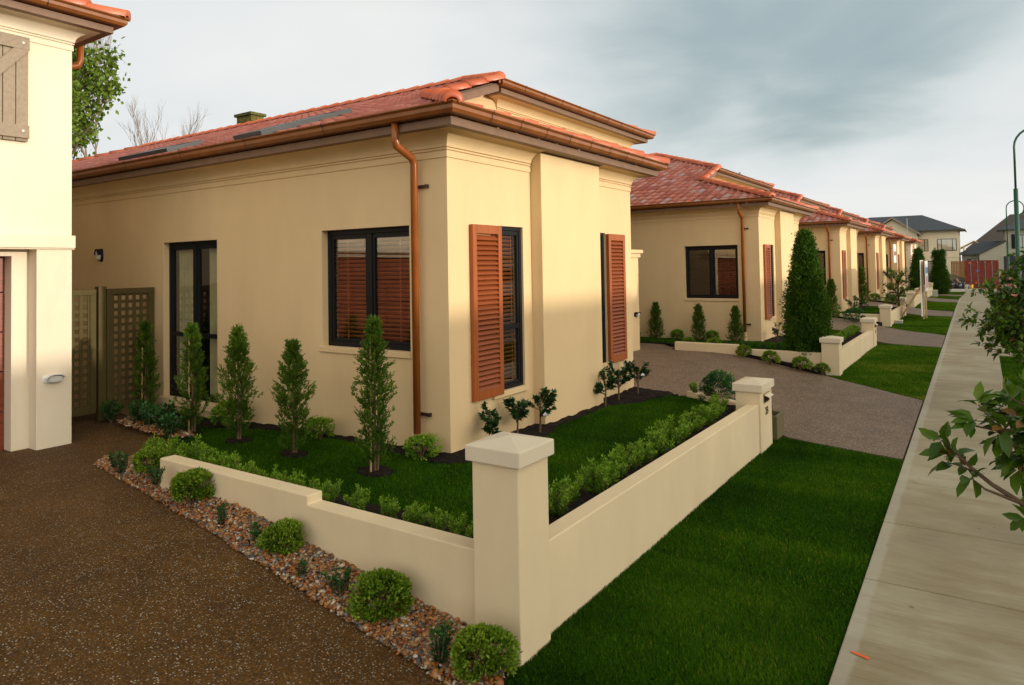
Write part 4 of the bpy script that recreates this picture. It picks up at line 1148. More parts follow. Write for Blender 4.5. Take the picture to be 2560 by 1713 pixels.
def big_conifer(name, h, w, n, leaf, seed=0, tops=1, mat='cypress'):
    o = empty(name); r = np.random.default_rng(seed)
    Ps, Ds, Ts = [], [], []
    k = n//18
    for i in range(k):
        t = r.random()**1.15; z = h*t
        tp = r.integers(tops) if t > .55 else 0
        env = w/2*min(1, (1-t)*1.5+.02)**.85*min(1, .80+t*1.6)
        a = r.uniform(0, 2*np.pi); lump = 1+.10*math.sin(a*5+z*6+seed)+.07*math.sin(a*9-z*11)
        rr = env*lump*(1-.75*r.random()**2.2)
        off = np.array([(tp-(tops-1)/2)*w*.42*max(0, (t-.55)/.45), 0, 0]) if tops > 1 else 0
        if tops > 1 and t > .55: rr *= .72
        out = np.array([math.cos(a), math.sin(a), 0]); c = out*rr + np.array([0, 0, z]) + off
        ax = unit(out*.55 + np.array([0, 0, 1.0]) + r.normal(0, .2, 3)); m = 18
        Ps.append(c + r.normal(0, leaf*.9, (m, 3)) + ax*(r.random(m)*leaf*2)[:, None]); Ds.append(ax + r.normal(0, .45, (m, 3)))
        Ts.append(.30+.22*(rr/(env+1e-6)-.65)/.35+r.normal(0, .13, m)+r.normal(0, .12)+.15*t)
    P, D, T = map(np.concatenate, (Ps, Ds, Ts)); P[:, 2] = np.maximum(P[:, 2], .02)
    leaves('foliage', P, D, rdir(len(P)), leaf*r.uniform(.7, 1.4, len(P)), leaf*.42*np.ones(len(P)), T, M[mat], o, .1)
    s = MB(); s.tube([(0, 0, -.05), (0, 0, h*.5), (0, 0, h*.9)], [w*.09, w*.06, .01], 8); s.build('trunk', M['bark'], o)
    return o
def camellia(h, w, n, leaf=.05, seed=0, flower=False, mat='camellia', bare=.28):
    o = empty('camellia_bush'); r = np.random.default_rng(seed); s = MB(); Ps, Ds, Ts = [], [], []
    s.tube([(0, 0, -.03), (.01, 0, h*.35), (0, .01, h*.7)], [.012, .009, .005], 6)
    for i in range(11):
        a = r.uniform(0, 2*math.pi); z0 = h*r.uniform(bare, .6); ln = w/2*r.uniform(.5, 1.05)
        A = np.array([0, 0, z0]); B = np.array([math.cos(a)*ln, math.sin(a)*ln, z0+h*r.uniform(.12, .42)])
        s.tube([A, (A+B)/2+np.array([0, 0, -.01]), B], [.005, .0035, .002], 5)
        m = n//11; t = .25+.75*r.random(m)**.7; c = A+(B-A)*t[:, None]; q = unit(r.normal(size=(m, 3)))
        Ps.append(c); Ds.append(q*np.array([1, 1, .6])+unit(B-A)*.8+np.array([0, 0, -.05])); Ts.append(.35+.4*t*r.random(m)+r.normal(0, .15, m))
    P, D, T = map(np.concatenate, (Ps, Ds, Ts)); k = len(P)
    leaves('foliage', P, D, rdir(k)*.6+np.array([0, 0, 1.0]), leaf*r.uniform(.7, 1.2, k), leaf*.52*r.uniform(.85, 1.15, k), T, M[mat], o, .15, .12)
    s.build('stem', M['bark'], o)
    if flower:
        f = MB(); c = Vector(flower)
        for i in range(9):
            a = 2*math.pi*i/9*1.7; R = .012+.002*i; d = Vector((math.cos(a)*.4+.75, math.sin(a)*.8-.25, .35+math.sin(a*1.3)*.5)).normalized()
            sd = d.cross(Vector((0, 0, 1))).normalized(); u = sd.cross(d); p = c+d*.006
            f.add([p, p+d*.4*R+sd*R+u*R*.2, p+d*R*.9+u*R*1.1, p+d*.4*R-sd*R+u*R*.2], [(0, 1, 2, 3)])
        f.build('flower', M['petal'], o, smooth=True)
    return o

def ordn(i): return ('first second third fourth fifth sixth seventh eighth ninth tenth eleventh twelfth thirteenth fourteenth fifteenth sixteenth seventeenth eighteenth nineteenth twentieth'.split())[i]
def place(o, loc, rz=0, sc=1, label=None, cat=None, group=None):
    o.location = loc; o.rotation_euler = (0, 0, rz); o.scale = (sc,)*3 if not hasattr(sc, '__len__') else sc
    return tag(o, label, cat, group)

# clipped hedges along the two garden walls
hp = [stem_shrub('hedge_shrub', .30, .30, 11, 1500, .024, 'box') for _ in range(4)]
used = [False]*4
def copy_of(protos, used, i, loc, rz, sc, label, cat, group):
    if not used[i]:
        used[i] = True; return place(protos[i], loc, rz, sc, label, cat, group)
    o = dup(protos[i], None, loc, rz, sc, label, group); o['category'] = cat; return o
front_y = [3.62, 3.95, 4.2, 4.45, 4.62, 4.88, 5.10, 5.35, 5.62, 5.98, 6.28, 6.56, 6.87, 7.18, 7.46]
front_s = [.95, 1.0, .85, 1.05, 1.0, 1.1, .95, 1.0, 1.15, 1.2, .85, 1.0, 1.1, .95, 1.05]
for i, y in enumerate(front_y):
    copy_of(hp, used, i % 4, (-2.36+rng.uniform(-.03, .03), y, .02), rng.uniform(0, 6.28), (front_s[i]*.92, front_s[i]*.92, front_s[i]*.84), f'loose box shrub in the front wall hedge, {ordn(i)} from the tall corner pier', 'hedge shrub', 'box shrubs along the front garden wall')
side_x = [-2.60, -2.82, -3.03, -3.24, -3.50, -3.80, -4.02, -4.20, -4.42, -4.66, -4.88, -5.08, -5.40, -5.60, -5.80, -5.98]
side_s = [.95, .9, .9, .82, .85, .9, .8, .85, .75, .8, .95, .9, 1.0, .85, .9, .8]
for i, x in enumerate(side_x):
    copy_of(hp, used, (i*3+1) % 4, (x, 3.31+rng.uniform(-.03, .03), .01), rng.uniform(0, 6.28), side_s[i]*(.70+.027*i), f'loose box shrub in the side wall hedge, {ordn(i)} from the tall corner pier', 'hedge shrub', 'box shrubs along the side garden wall')

# clipped balls in the pebble bed
bp = [ball_shrub('ball_shrub', .145, 4600, .022, 'ball'), ball_shrub('ball_shrub', .155, 4800, .022, 'ball')]; bu = [False]*2
for i, (x, y, z, s, lab) in enumerate([(-2.03, 2.72, -.32, 1.0, 'clipped round shrub in pebbles at the foot of the tall corner pier'),
        (-2.78, 2.80, -.28, 1.04, 'largest clipped round shrub in pebbles, just past the tall corner pier'),
        (-3.70, 2.84, -.14, .86, 'clipped round shrub in pebbles below the step of the side wall'),
        (-4.77, 2.90, -.03, 1.0, 'clipped round shrub in pebbles near the low end of the side wall'),
        (-5.62, 3.05, .03, .86, 'clipped round shrub in pebbles beyond the end of the side wall')]):
    copy_of(bp, bu, i % 2, (x, y, z), rng.uniform(0, 6.28), s, lab, 'shrub', 'clipped balls in the pebble bed')
dp_ = [stem_shrub('dark_shrub', .20, .15, 6, 420, .022, 'darkleaf', .8) for _ in range(2)]; du = [False]*2
for i, (x, y, z, s, lab) in enumerate([(-2.28, 2.68, -.30, 1.15, 'small dark shrub between the two clipped balls by the tall corner pier'),
        (-3.09, 2.76, -.21, 1.05, 'small dark shrub in pebbles beside the largest clipped ball'),
        (-3.37, 2.73, -.16, .66, 'tiny dark seedling in pebbles at the driveway edge below the wall step'),
        (-3.92, 2.82, -.12, .95, 'small bright tipped shrub touching the clipped ball below the wall step'),
        (-4.29, 2.82, -.05, .85, 'small dark shrub midway between two clipped balls in the pebbles'),
        (-5.18, 2.86, .06, .95, 'small bright shrub in front of the low end of the side wall'),
        (-5.83, 2.93, .03, 1.05, 'dark shrub leaning on the clipped ball beyond the wall end'),
        (-6.18, 3.05, .0, .85, 'small dark shrub at the far tip of the pebble bed')]):
    copy_of(dp_, du, i % 2, (x, y, z), rng.uniform(0, 6.28), s, lab, 'shrub', 'small dark shrubs in the pebble bed')
# staked young conifers along the villa's side wall
cn = [('young conifer with a pale stake below the black corner window', -4.16, 4.11, 1.24, .36, 900, 5),
      ('young conifer without a visible stake between the two dark windows', -5.2, 4.13, 1.02, .37, 760, 4),
      ('young conifer with forked top beside the curtained tall window', -6.11, 4.19, 1.12, .37, 800, 3),
      ('thin young conifer with a pale stake in front of the curtained tall window', -6.94, 4.22, 1.15, .34, 640, 2),
      ('thinnest young conifer with a tall bare stake by the lattice panel', -8.43, 4.52, 1.14, .32, 560, 1)]
for lab, x, y, h, w, n, sd_ in cn:
    place(young_conifer(h, w, n, sd_ in (5, 2, 1), seed=sd_), (x, y, zl1(x, y)), 0, 1, lab, 'conifer', 'staked young conifers along the side wall')
# round shrubs by the house wall
rp = [ball_shrub('round_shrub', .14, 2200, .024, 'box', .8, .25)]; ru = [False]
copy_of(rp, ru, 0, (-4.12, 4.62, -.01), .3, (.98, .9, .85), 'round bright shrub at the villa corner beside the downpipe collar', 'shrub', 'round shrubs at the villa wall')
copy_of(rp, ru, 0, (-5.42, 4.62, -.01), 2.3, (.9, .9, .9), 'round dark shrub against the wall below the black corner window', 'shrub', 'round shrubs at the villa wall')
copy_of(rp, ru, 0, (-6.75, 4.52, .0), 1.3, (1.3, 1.0, 1.1), 'round shrub under the curtained tall window', 'shrub', 'round shrubs at the villa wall')
pl_ = [stem_shrub('leafy_shrub', .34, .34, 8, 380, .045, 'darkleaf', .9, .1, .6)]; lu = [False]
for x, y, s, lab in ((-8.9+.35, 4.18, .8, 'dark leafy shrub at the lattice gate post'), (-8.05, 4.25, .9, 'dark leafy shrub below the thinnest staked conifer'), (-7.75, 4.2, .95, 'bright tipped leafy shrub nearest the gravel by the lattice fence'),
                     (-7.35, 4.15, 1.05, 'leafy shrub in front of the tall window sill'), (-6.98, 4.0, .85, 'small leafy shrub at the foot of the bare staked conifer')):
    copy_of(pl_, lu, 0, (x, y, zl1(x, y)), rng.uniform(0, 6), s, lab, 'shrub', 'leafy shrubs by the lattice fence')
# camellias along the front wall
for lab, x, y, h, w, sd_, fl in [('camellia under the opened cedar shutter, closest to the house corner', -3.78, 5.22, .36, .22, 1, None), ('slim upright camellia between the shutter and the pilaster', -3.80, 5.66, .40, .20, 2, None),
        ('camellia with a white bud against the pilaster', -3.72, 5.95, .45, .24, 3, (.10, -.06, .18)), ('camellia right behind the pilaster edge', -3.72, 7.40, .40, .22, 4, None),
        ('tallest camellia below the second cedar shutter', -3.74, 7.80, .46, .25, 5, None), ('camellia with one white flower at the driveway corner of the villa', -3.70, 8.28, .44, .24, 6, (.09, -.05, .25))]:
    place(camellia(h*1.08, w*1.3, 460, .055, sd_, fl), (x, y, 0), 0, 1, lab, 'camellia', 'camellias along the front of the villa')
# shrubs on the driveway side of the first garden
place(ball_shrub('round_shrub', .22, 3200, .026, 'darkleaf', 1.05, .2), (-2.70, 8.32, -.1), 0, 1, 'dark round bush behind the numbered letterbox pier', 'bush')
for x, y, lab in ((-3.0, 8.46, 'small ball shrub at the outer end of the low white return wall'), (-2.78, 8.32, 'small ball shrub on the low white return wall, closer to the letterbox pier')):
    copy_of(hp, used, 2, (x, y, .03), 1.2, .62, lab, 'shrub', 'small balls by the return wall')

# plants of the second garden and beyond
zz2 = -.05
big = place(big_conifer('tall_conifer', 2.18, .64, 60000, .045, 3), (-2.74, 13.75, zz2), 0, 1, 'big dense dark conifer beside the second garden pier', 'conifer')
c2 = [young_conifer(.82, .40, 750, False, 'conifer', 12, .03), young_conifer(.8, .38, 700, False, 'conifer', 17, .03)]; cu = [False]*2
for i, (x, y, s, lab) in enumerate(((-6.27, 15.12, 1.0, 'young conifer by the second villa wall, farthest from its downpipe'), (-5.19, 14.9, 1.0, 'young conifer below the black window of the second villa'), (-4.40, 14.95, .95, 'young conifer in front of the second villa downpipe'))):
    copy_of(c2, cu, i % 2, (x, y, zz2), i*1.3, s, lab, 'conifer', 'young conifers by the second villa')
for x, y, lab in ((-5.80, 15.2, 'low round shrub between two young conifers under the second villa window'), (-5.0, 15.2, 'low round shrub below the middle of the second villa window'), (-6.85, 15.2, 'low round shrub by the second villa wall next to the garage corner')):
    copy_of(rp, ru, 0, (x, y, zz2), 1, (1.05, 1, .95), lab, 'shrub', 'round shrubs at the second villa wall')
place(camellia(.42, .30, 230, .055, 8, (.1, -.1, .2), bare=.12), (-3.72, 15.6, zz2), 0, 1, 'camellia beside the second villa shutter, next to the big conifer', 'camellia')
m2 = [ball_shrub('ball_shrub', .14, 1500, .028, 'ball', .8, .3)]; mu = [False]
for i, (x, y, s) in enumerate(((-5.02, 13.83, .9), (-4.42, 13.62, 1.05), (-3.78, 13.3, .95), (-3.25, 13.08, 1.0), (-2.72, 12.98, 1.05), (-2.36, 12.98, .85))):
    copy_of(m2, mu, 0, (x, y, zd(x)+.02), i, s, f'low bright shrub in dark mulch, {ordn(i)} from the low end of the second driveway wall', 'shrub', 'low shrubs along the second driveway wall')
for i, x in enumerate((-4.55, -4.2, -3.85, -3.55, -3.25)):
    copy_of(dp_, du, i % 2, (x, 13.75, zz2), i, 1.15, f'small dark shrub on the second lawn, {ordn(i)} from the step of its side wall', 'shrub', 'small shrubs behind the second driveway wall')
for i in range(10):
    copy_of(hp, used, i % 4, (-2.55, 14.3+i*.40, zz2), i*1.7, .85, f'box shrub of the second garden hedge, {ordn(i)} from its conifer', 'hedge shrub', 'box shrubs along the second front wall')
copy_of(m2, mu, 0, (-2.75, 19.35, -.22), 1, 1.2, 'low round bush just past the second letterbox pier', 'bush', None)
# third garden
place(ball_shrub('round_shrub', .28, 2000, .04, 'darkleaf', .9, .2), (-3.25, 23.1, -.25), 0, 1, 'dark round bush between the second letterbox pier and the third villa', 'bush')
place(camellia(.62, .75, 330, .075, 9, None, bare=.1), (-3.6, 25.6, zz2), 0, 1, 'spreading camellia at the corner of the third villa', 'camellia')
copy_of(c2, cu, 0, (-4.2, 24.95, zz2), .5, 1.35, 'slim brown green conifer by the third villa downpipe', 'conifer', None)
for i, (x, y) in enumerate(((-4.9, 24.0), (-3.9, 23.75))): copy_of(m2, mu, 0, (x, y, -.12), i, 1.2, ('low shrub at the white end of the third driveway wall', 'low shrub in mulch beside the dark round bush')[i], 'shrub', 'low shrubs along the third driveway wall')
copy_of(c2, cu, 1, (-4.0, 30.0, -.1), .5, 1.9, 'conifer half hidden by the third villa wall', 'conifer', None)
place(camellia(1.5, 1.0, 420, .10, 19, (.3, -.2, .9), bare=.1), (-3.5, 36.4, zz2), 0, 1, 'tall flowering shrub in front of the fourth villa', 'shrub')
copy_of(m2, mu, 0, (-3.9, 33.5, -.1), .2, 1.6, 'low bush on the lawn before the fourth villa', 'bush', None)
copy_of(m2, mu, 0, (-3.3, 33.4, -.15), 1.2, 1.4, 'low bush beside the mulch before the fourth villa', 'bush', None)
def columnar(x, y, z, h, w, seed, lab, tops):
    return place(big_conifer('columnar_conifer', h, w, 26000, .075, seed, tops), (x, y, z), 0, 1, lab, 'conifer', 'columnar conifers near the end of the street')
columnar(-3.36, 50.0, -.45, 2.65, .86, 5, 'rounded columnar conifer behind the sign board', 1)
columnar(-2.28, 50.2, -.45, 2.55, .84, 6, 'twin topped columnar conifer between the sign board and the debris heap', 2)

# ------------------------------------------------------------------ grass blades
def smooth_noise(P, s, seed):
    r = np.random.default_rng(seed); out = 0
    for k in range(5):
        a = r.uniform(0, 6.28); f = s*(1.7**k); out = out + np.sin(P[:, 0]*f*math.cos(a)+P[:, 1]*f*math.sin(a)+r.uniform(0, 6))*np.sin(P[:, 0]*f*.8*math.sin(a*1.7)-P[:, 1]*f*.9+r.uniform(0, 6))/(1.35**k)
    return out
def grass(name, poly, zf, dens, h, w, holes=(), seed=1, tuft=.0, tbase=.35):
    r = np.random.default_rng(seed); P = np.array(poly); lo, hi = P.min(0), P.max(0)
    n = int(dens*np.prod(hi-lo)); c = r.uniform(lo, hi, (n, 2)); c = c[inpoly(c, poly)]
    for (x, y, rad) in holes: c = c[(c[:, 0]-x)**2+((c[:, 1]-y)*1.3)**2 > rad*rad]
    n = len(c); z = np.array([zf(x, y) for x, y in c])
    nz = smooth_noise(c, 1.6, seed)
    B = np.stack([c[:, 0], c[:, 1], z-.004], 1)
    a = r.uniform(0, 2*np.pi, n); hh = h*r.uniform(.55, 1.2, n)*(1+.12*nz)
    lean = np.abs(r.normal(0, .45, n)) + .15
    d = np.stack([np.cos(a), np.sin(a)], 1); s = np.stack([-d[:, 1], d[:, 0], np.zeros(n)], 1)*(w*r.uniform(.7, 1.3, n))[:, None]*.5
    m = B + np.concatenate([d*(hh*lean*.35)[:, None], (hh*.62)[:, None]], 1)
    t = B + np.concatenate([d*(hh*lean)[:, None], (hh*np.sqrt(np.maximum(.1, 1-.3*lean**2)))[:, None]], 1)
    V = np.stack([B+s, B-s, m-s*.75, m+s*.75, t], 1).reshape(-1, 3); i = np.arange(n)*5
    F = np.concatenate([np.stack([i, i+1, i+2], 1), np.stack([i, i+2, i+3], 1), np.stack([i+3, i+2, i+4], 1)])
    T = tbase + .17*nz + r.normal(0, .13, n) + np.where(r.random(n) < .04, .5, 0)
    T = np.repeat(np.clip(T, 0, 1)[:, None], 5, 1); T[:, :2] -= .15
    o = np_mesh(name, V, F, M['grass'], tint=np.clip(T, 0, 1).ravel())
    return tag(o, kind='stuff')
def near(poly, y0, y1):   # part of a polygon between two y values (sampled clip)
    out = []; n = len(poly)
    def clip(pts, ax, lim, keep):
        res = []
        for i in range(len(pts)):
            a, b = pts[i-1], pts[i]; ia, ib = keep(a[ax]), keep(b[ax])
            if ia != ib:
                t = (lim-a[ax])/(b[ax]-a[ax]); res.append((a[0]+(b[0]-a[0])*t, a[1]+(b[1]-a[1])*t))
            if ib: res.append(b)
        return res
    return clip(clip(poly, 1, y0, lambda v: v >= y0), 1, y1, lambda v: v <= y1)
zv = lambda x, y: zs(y)-.01+.02*math.sin(x*2.1+y)*math.sin(y*1.3)*.4
grass('grass', near(VERGE[1], 2.2, 4.6), zv, 42000, .027, .0034, seed=1, tbase=.42)
grass('grass', near(VERGE[1], 4.6, 8.5), zv, 24000, .029, .0048, seed=2, tbase=.44)
HOL = [(-4.16, 4.11, .14), (-5.2, 4.13, .11), (-6.11, 4.19, .13), (-6.94, 4.2, .11)]
grass('grass', [(-2.61, 3.62), (-2.57, 5.5), (-2.58, 8.28), (-3.1, 8.52), (-3.36, 8.45), (-3.46, 7.8), (-3.70, 7.45), (-3.70, 6.3), (-3.56, 5.8), (-3.50, 4.85), (-3.85, 4.56), (-5.0, 4.69), (-6.0, 4.70), (-6.9, 4.5), (-6.75, 4.1), (-6.3, 3.46), (-5.5, 3.53), (-3.5, 3.51), (-2.7, 3.55)],
      lambda x, y: zl1(x, y)-.002, 22000, .030, .0048, HOL, seed=3, tbase=.38)
grass('grass', [(-8.3, 4.5), (-6.9, 4.5), (-6.6, 4.0), (-6.9, 4.05)], lambda x, y: zl1(x, y), 5000, .04, .006, seed=5, tbase=.2)
grass('grass', VERGE[2], zv, 9500, .032, .008, seed=4, tbase=.62)
for k, dns in ((3, 2600), (4, 1200), (5, 800), (6, 500)): grass('grass', VERGE[k], zv, dns*1.3, .038, .016 if k < 5 else .024, seed=10+k, tbase=.62)
grass('grass', [(.205, 7), (1.4, 7), (1.4, 17.45), (.205, 17.45)], zv, 8000, .032, .009, seed=20, tbase=.55)
grass('grass', near(VERGE[7], -5, 7), zv, 1800, .035, .016, seed=22, tbase=.5)
grass('grass', [(1.4, 7), (2.54, 7), (2.54, 17.45), (1.4, 17.45)], zv, 2000, .035, .016, seed=23, tbase=.5)
grass('grass', near(VERGE[8], 22, 45), zv, 800, .055, .022, seed=21, tbase=.45)
for k, (dx, dy) in enumerate(((-.17, 10.42), (-.40, 20.9), (-.5, 30.9), (-.55, 40.2))):
    zz = -.05 if k == 0 else -.06
    grass('grass', [(-2.55+dx, 3.15+dy), (-2.55+dx, 8.0+dy), (-3.0+dx, 8.3+dy), (-3.55, 8.3+dy), (-3.6, 4.75+dy), (-8.1, 4.75+dy), (-8.1, 4.3+dy), (-5.15+dx, 4.0+dy), (-4.95+dx, 3.15+dy)], lambda x, y: zz, (5000, 2000, 900, 500)[k], .05, (.010, .014, .02, .025)[k], seed=30+k, tbase=.38)

# ------------------------------------------------------------------ street trees by the footpath
def leaf_tree(name, base, trunk, branches, leaf, per, seed, mat='magnolia', tr=.022, lw=.42, droop=-.1, flowers=()):
    """small broad-leaved tree: trunk path, branch paths (local), whorls of big leaves along their outer parts"""
    o = empty(name, base); r = np.random.default_rng(seed); s = MB(); Ps, Ds, Ts = [], [], []
    s.tube(trunk, [tr*(1-.5*i/(len(trunk)-1)) for i in range(len(trunk))], 8)
    for path, n in branches:
        P = np.array(path, float); k = len(P); s.tube(P, [tr*.42*(1-.7*i/(k-1)) for i in range(k)], 6)
        seg = np.linalg.norm(np.diff(P, axis=0), axis=1); cum = np.concatenate([[0], np.cumsum(seg)]); L = cum[-1]
        for j in range(n):
            t = L*(.35+.65*((j+.5)/n)) if j < n-1 else L
            i = min(np.searchsorted(cum, t)-1, k-2); i = max(i, 0); c = P[i]+(P[i+1]-P[i])*(t-cum[i])/seg[i]; ax = unit(P[i+1]-P[i])
            tw = unit(r.normal(size=3)*np.array([1, 1, .7])+ax*.5)*leaf*r.uniform(.3, 1.0); e = c+tw if j < n-1 else c
            s.tube([c, e], [.0022, .0015], 4, caps=False)
            q = r.normal(size=(per, 3)); q = unit(q-(q@ax)[:, None]*ax*.5)
            Ps.append(np.repeat(e[None], per, 0)+q*.006); Ds.append(q*.9+ax*.45+np.array([0, 0, droop])); Ts.append(.42+r.normal(0, .17, per)+np.where(r.random(per) < .06, .5, 0)+.12*q[:, 2])
    P, D, T = map(np.concatenate, (Ps, Ds, Ts)); k = len(P); Ls = leaf*r.uniform(.55, 1.15, k)
    # broad leaves: six points, folded along the midrib, tip drooping
    D = unit(D); Nn = r.normal(size=(k, 3))*.5+np.array([0, 0, 1.0]); S = unit(np.cross(D, Nn)); U = np.cross(S, D); l = Ls[:, None]; w = l*lw
    b, t = P, P+D*l-U*l*.16; m1, m2 = P+D*l*.36+U*l*.03, P+D*l*.70-U*l*.03
    pts = [b, m1, m2, t, m1+S*w*.46+U*w*.16, m2+S*w*.40+U*w*.10, m1-S*w*.46+U*w*.16, m2-S*w*.40+U*w*.10]
    V = np.stack(pts, 1).reshape(-1, 3); i = np.arange(k)*8
    tri = [(0, 1, 4), (1, 2, 5), (1, 5, 4), (2, 3, 5), (0, 6, 1), (1, 7, 2), (1, 6, 7), (2, 7, 3)]
    F = np.concatenate([np.stack([i+a, i+b_, i+c], 1) for a, b_, c in tri])
    np_mesh('crown', V, F, M[mat], o, tint=np.repeat(np.clip(T, 0, 1), 8), smooth=True)
    s.build('trunk', M['bark'], o, smooth=True)
    for c in flowers:
        f = MB(); c = Vector(c)
        for i in range(8):
            a = 2*math.pi*i/8; R = .05*r.uniform(.7, 1.1); d = Vector((math.cos(a)*.8, math.sin(a)*.8, r.uniform(.2, .7))).normalized(); sd_ = d.cross(Vector((0, 0, 1))).normalized(); u = sd_.cross(d)
            f.add([c, c+d*.5*R+sd_*R*.4+u*R*.1, c+d*R+u*R*.3, c+d*.5*R-sd_*R*.4+u*R*.1], [(0, 1, 2, 3)])
        f.build('flower', M['pink'], o)
    return o
# close magnolia: its trunk stands on the berm, twigs reach over the footpath
bx, by, bz = .62, 3.05, -.36
def bl(*pts): return [(x-bx, y-by, z-bz) for x, y, z in pts]
near_br = [(bl((.60, 3.05, .70), (.30, 3.02, .74), (.09, 3.0, .80), (-.02, 3.0, .835), (-.06, 2.99, .87)), 3),
           (bl((.09, 3.0, .80), (.0, 3.02, .85), (-.06, 3.02, .90), (-.09, 3.03, .93), (-.15, 3.03, .985)), 5),
           (bl((.60, 3.05, .80), (.26, 3.05, .82), (.11, 3.05, .90), (.07, 3.03, .99), (.02, 3.02, 1.06), (-.03, 3.0, 1.13)), 10),
           (bl((.11, 3.05, .90), (.08, 3.1, 1.0), (.06, 3.12, 1.06), (.03, 3.1, 1.10)), 7),
           (bl((.55, 3.05, 1.0), (.22, 3.02, 1.02), (.10, 3.0, 1.06), (.02, 2.98, 1.05), (-.05, 2.98, 1.06)), 9),
           (bl((.55, 3.05, 1.05), (.25, 3.0, 1.10), (.13, 2.98, 1.13), (.06, 2.98, 1.17)), 8),
           (bl((.55, 3.05, .95), (.3, 3.0, .97), (.14, 2.98, .99), (.05, 2.98, .98)), 7),
           (bl((.60, 3.05, 1.1), (.5, 2.9, 1.3), (.45, 2.85, 1.5)), 9), (bl((.60, 3.05, 1.1), (.75, 3.2, 1.35), (.85, 3.3, 1.5)), 9), (bl((.60, 3.05, 1.0), (.8, 2.9, 1.15), (.95, 2.8, 1.3)), 9), (bl((.60, 3.05, 1.1), (.55, 3.25, 1.4), (.52, 3.3, 1.65)), 9)]
tag(leaf_tree('magnolia_tree', (bx, by, bz), bl((bx, by, bz-.05), (.61, 3.05, .3), (.60, 3.05, .8), (.60, 3.05, 1.2)), near_br, .082, 7, 61, lw=.46), 'young magnolia whose twigs of big leaves reach low over the concrete footpath', 'tree', 'street magnolias on the berm')
bx, by, bz = .95, 11.1, -.36
r61 = np.random.default_rng(77); br = []
ends = [(-.20, 11, .80), (-.10, 10.9, .88), (-.05, 11.0, .66), (.03, 11.1, .55), (.10, 10.8, .98), (-.03, 11, 1.27), (.05, 11.2, 1.34), (.14, 10.9, 1.42), (.28, 11, 1.50), (.36, 11.1, 1.6), (.2, 11.3, .80), (.30, 10.8, .50), (.40, 11, .60), (.30, 11, 1.0), (.40, 11.1, 1.25), (.1, 11, 1.12), (.55, 11, 1.7), (.6, 10.7, .8), (.02, 11.05, .76), (.16, 10.95, .64), (.25, 11.1, .70), (.33, 10.9, .88), (.05, 11.0, .92), (.2, 11, 1.22), (.33, 11, 1.38), (.12, 11.1, .84), (.22, 10.9, .56),
        (1.3, 11.3, 1.5), (1.5, 11, 1.1), (1.2, 10.6, 1.7), (1.0, 11.5, 1.9), (1.4, 11.6, .9), (.9, 11, 2.0)]
ends = ends + [tuple(np.array(e)+r61.normal(0, .075, 3)) for e in ends[:27]]
for e in ends:
    z0 = max(.25, min(1.2, e[2]-.15*abs(e[0]-bx)-.1)); a = np.array((bx, by, z0)); e = np.array(e); m = (a+e)/2+np.array([0, r61.normal(0, .04), -.05])
    br.append((bl(tuple(a), tuple(m), tuple(e)), 8))
tag(leaf_tree('magnolia_tree', (bx, by, bz), bl((bx, by, bz-.05), (.95, 11.1, .4), (.94, 11.1, 1.0), (.95, 11.1, 1.6)), br, .10, 8, 62, lw=.44, flowers=bl((.27, 10.85, 1.38), (.25, 10.8, 1.30), (.31, 10.82, 1.17))),
    'magnolia with pink blossoms in front of the near lamp post and the shipping container', 'tree', 'street magnolias on the berm')
bx, by, bz = -2.55, 28.2, -.35
br = []; r62 = np.random.default_rng(5)
for i in range(22):
    a = r62.uniform(0, 6.28); zz = r62.uniform(.55, 1.65); rr = .62*math.sqrt(max(.08, 1-((zz-1.0)/.75)**2))*r62.uniform(.7, 1.1)
    br.append(([(0, 0, max(.6, zz*.75)), (math.cos(a)*rr*.5, math.sin(a)*rr*.5, zz*.92+.03), (math.cos(a)*rr, math.sin(a)*rr, zz+.1)], 5))
tag(leaf_tree('magnolia_tree', (bx, by, bz), [(0, 0, -.05), (.02, 0, .5), (0, .02, 1.0), (.02, 0, 1.5)], br, .12, 6, 63, lw=.42, tr=.035), 'round headed magnolia with a bare trunk standing on the verge behind the sign brace', 'tree', 'street magnolias on the berm')

# ------------------------------------------------------------------ street furniture
def sign_board():
    o = empty('sign_board', (-1.70, 27.5, -.35), 0, 'tall white sale sign on two posts seen edge on with an orange timber brace', 'sign')
    for x in (-.025, .025):
        b = MB(); b.box(x-.024, x+.024, -.03+x*9, .03+x*9, -.1, 1.98); b.build('post', M['timber'], o)
    b = MB(); b.box(-.075, -.055, -.55, .75, .12, 2.0); b.box(.055, .075, -.45, .85, .95, 1.97); b.build('panel', M['white'], o, bevel=.004)
    b = MB(); b.box(.0755, .078, -.40, .80, 1.55, 1.75); b.build('print', plain('blue_print', (.10, .22, .45), .5), o)
    b = MB(); b.box(.0755, .078, -.30, .60, 1.05, 1.45); b.build('print', plain('pink_print', (.6, .25, .28), .5), o)
    b = MB(); b.obox((-.42, .15, .57), (.035, 0, 0), (0, .03, 0), (.36, 0, .62)); b.build('brace', M['timber'], o)
sign_board()
for x, y, z, w, d, h, lab in ((-2.28, 25.2, -.35, .10, .09, .12, 'tiny pale cover box in the grass beside the sign brace'), (-2.33, 46.0, -.42, .13, .10, .38, 'small grey green service pillar on the verge before the columnar conifers')):
    o = empty('service_box', (x, y, z), 0, lab, 'service box')
    b = MB(); b.box(-w, w, -d, d, -.05, h-.03); b.build('body', plain('service_box_grey', (.33, .36, .29), .6), o, bevel=.01)
    b = MB(); b.box(-w-.01, w+.01, -d-.01, d+.01, h-.03, h); b.build('lid', M['cap'], o, bevel=.01)
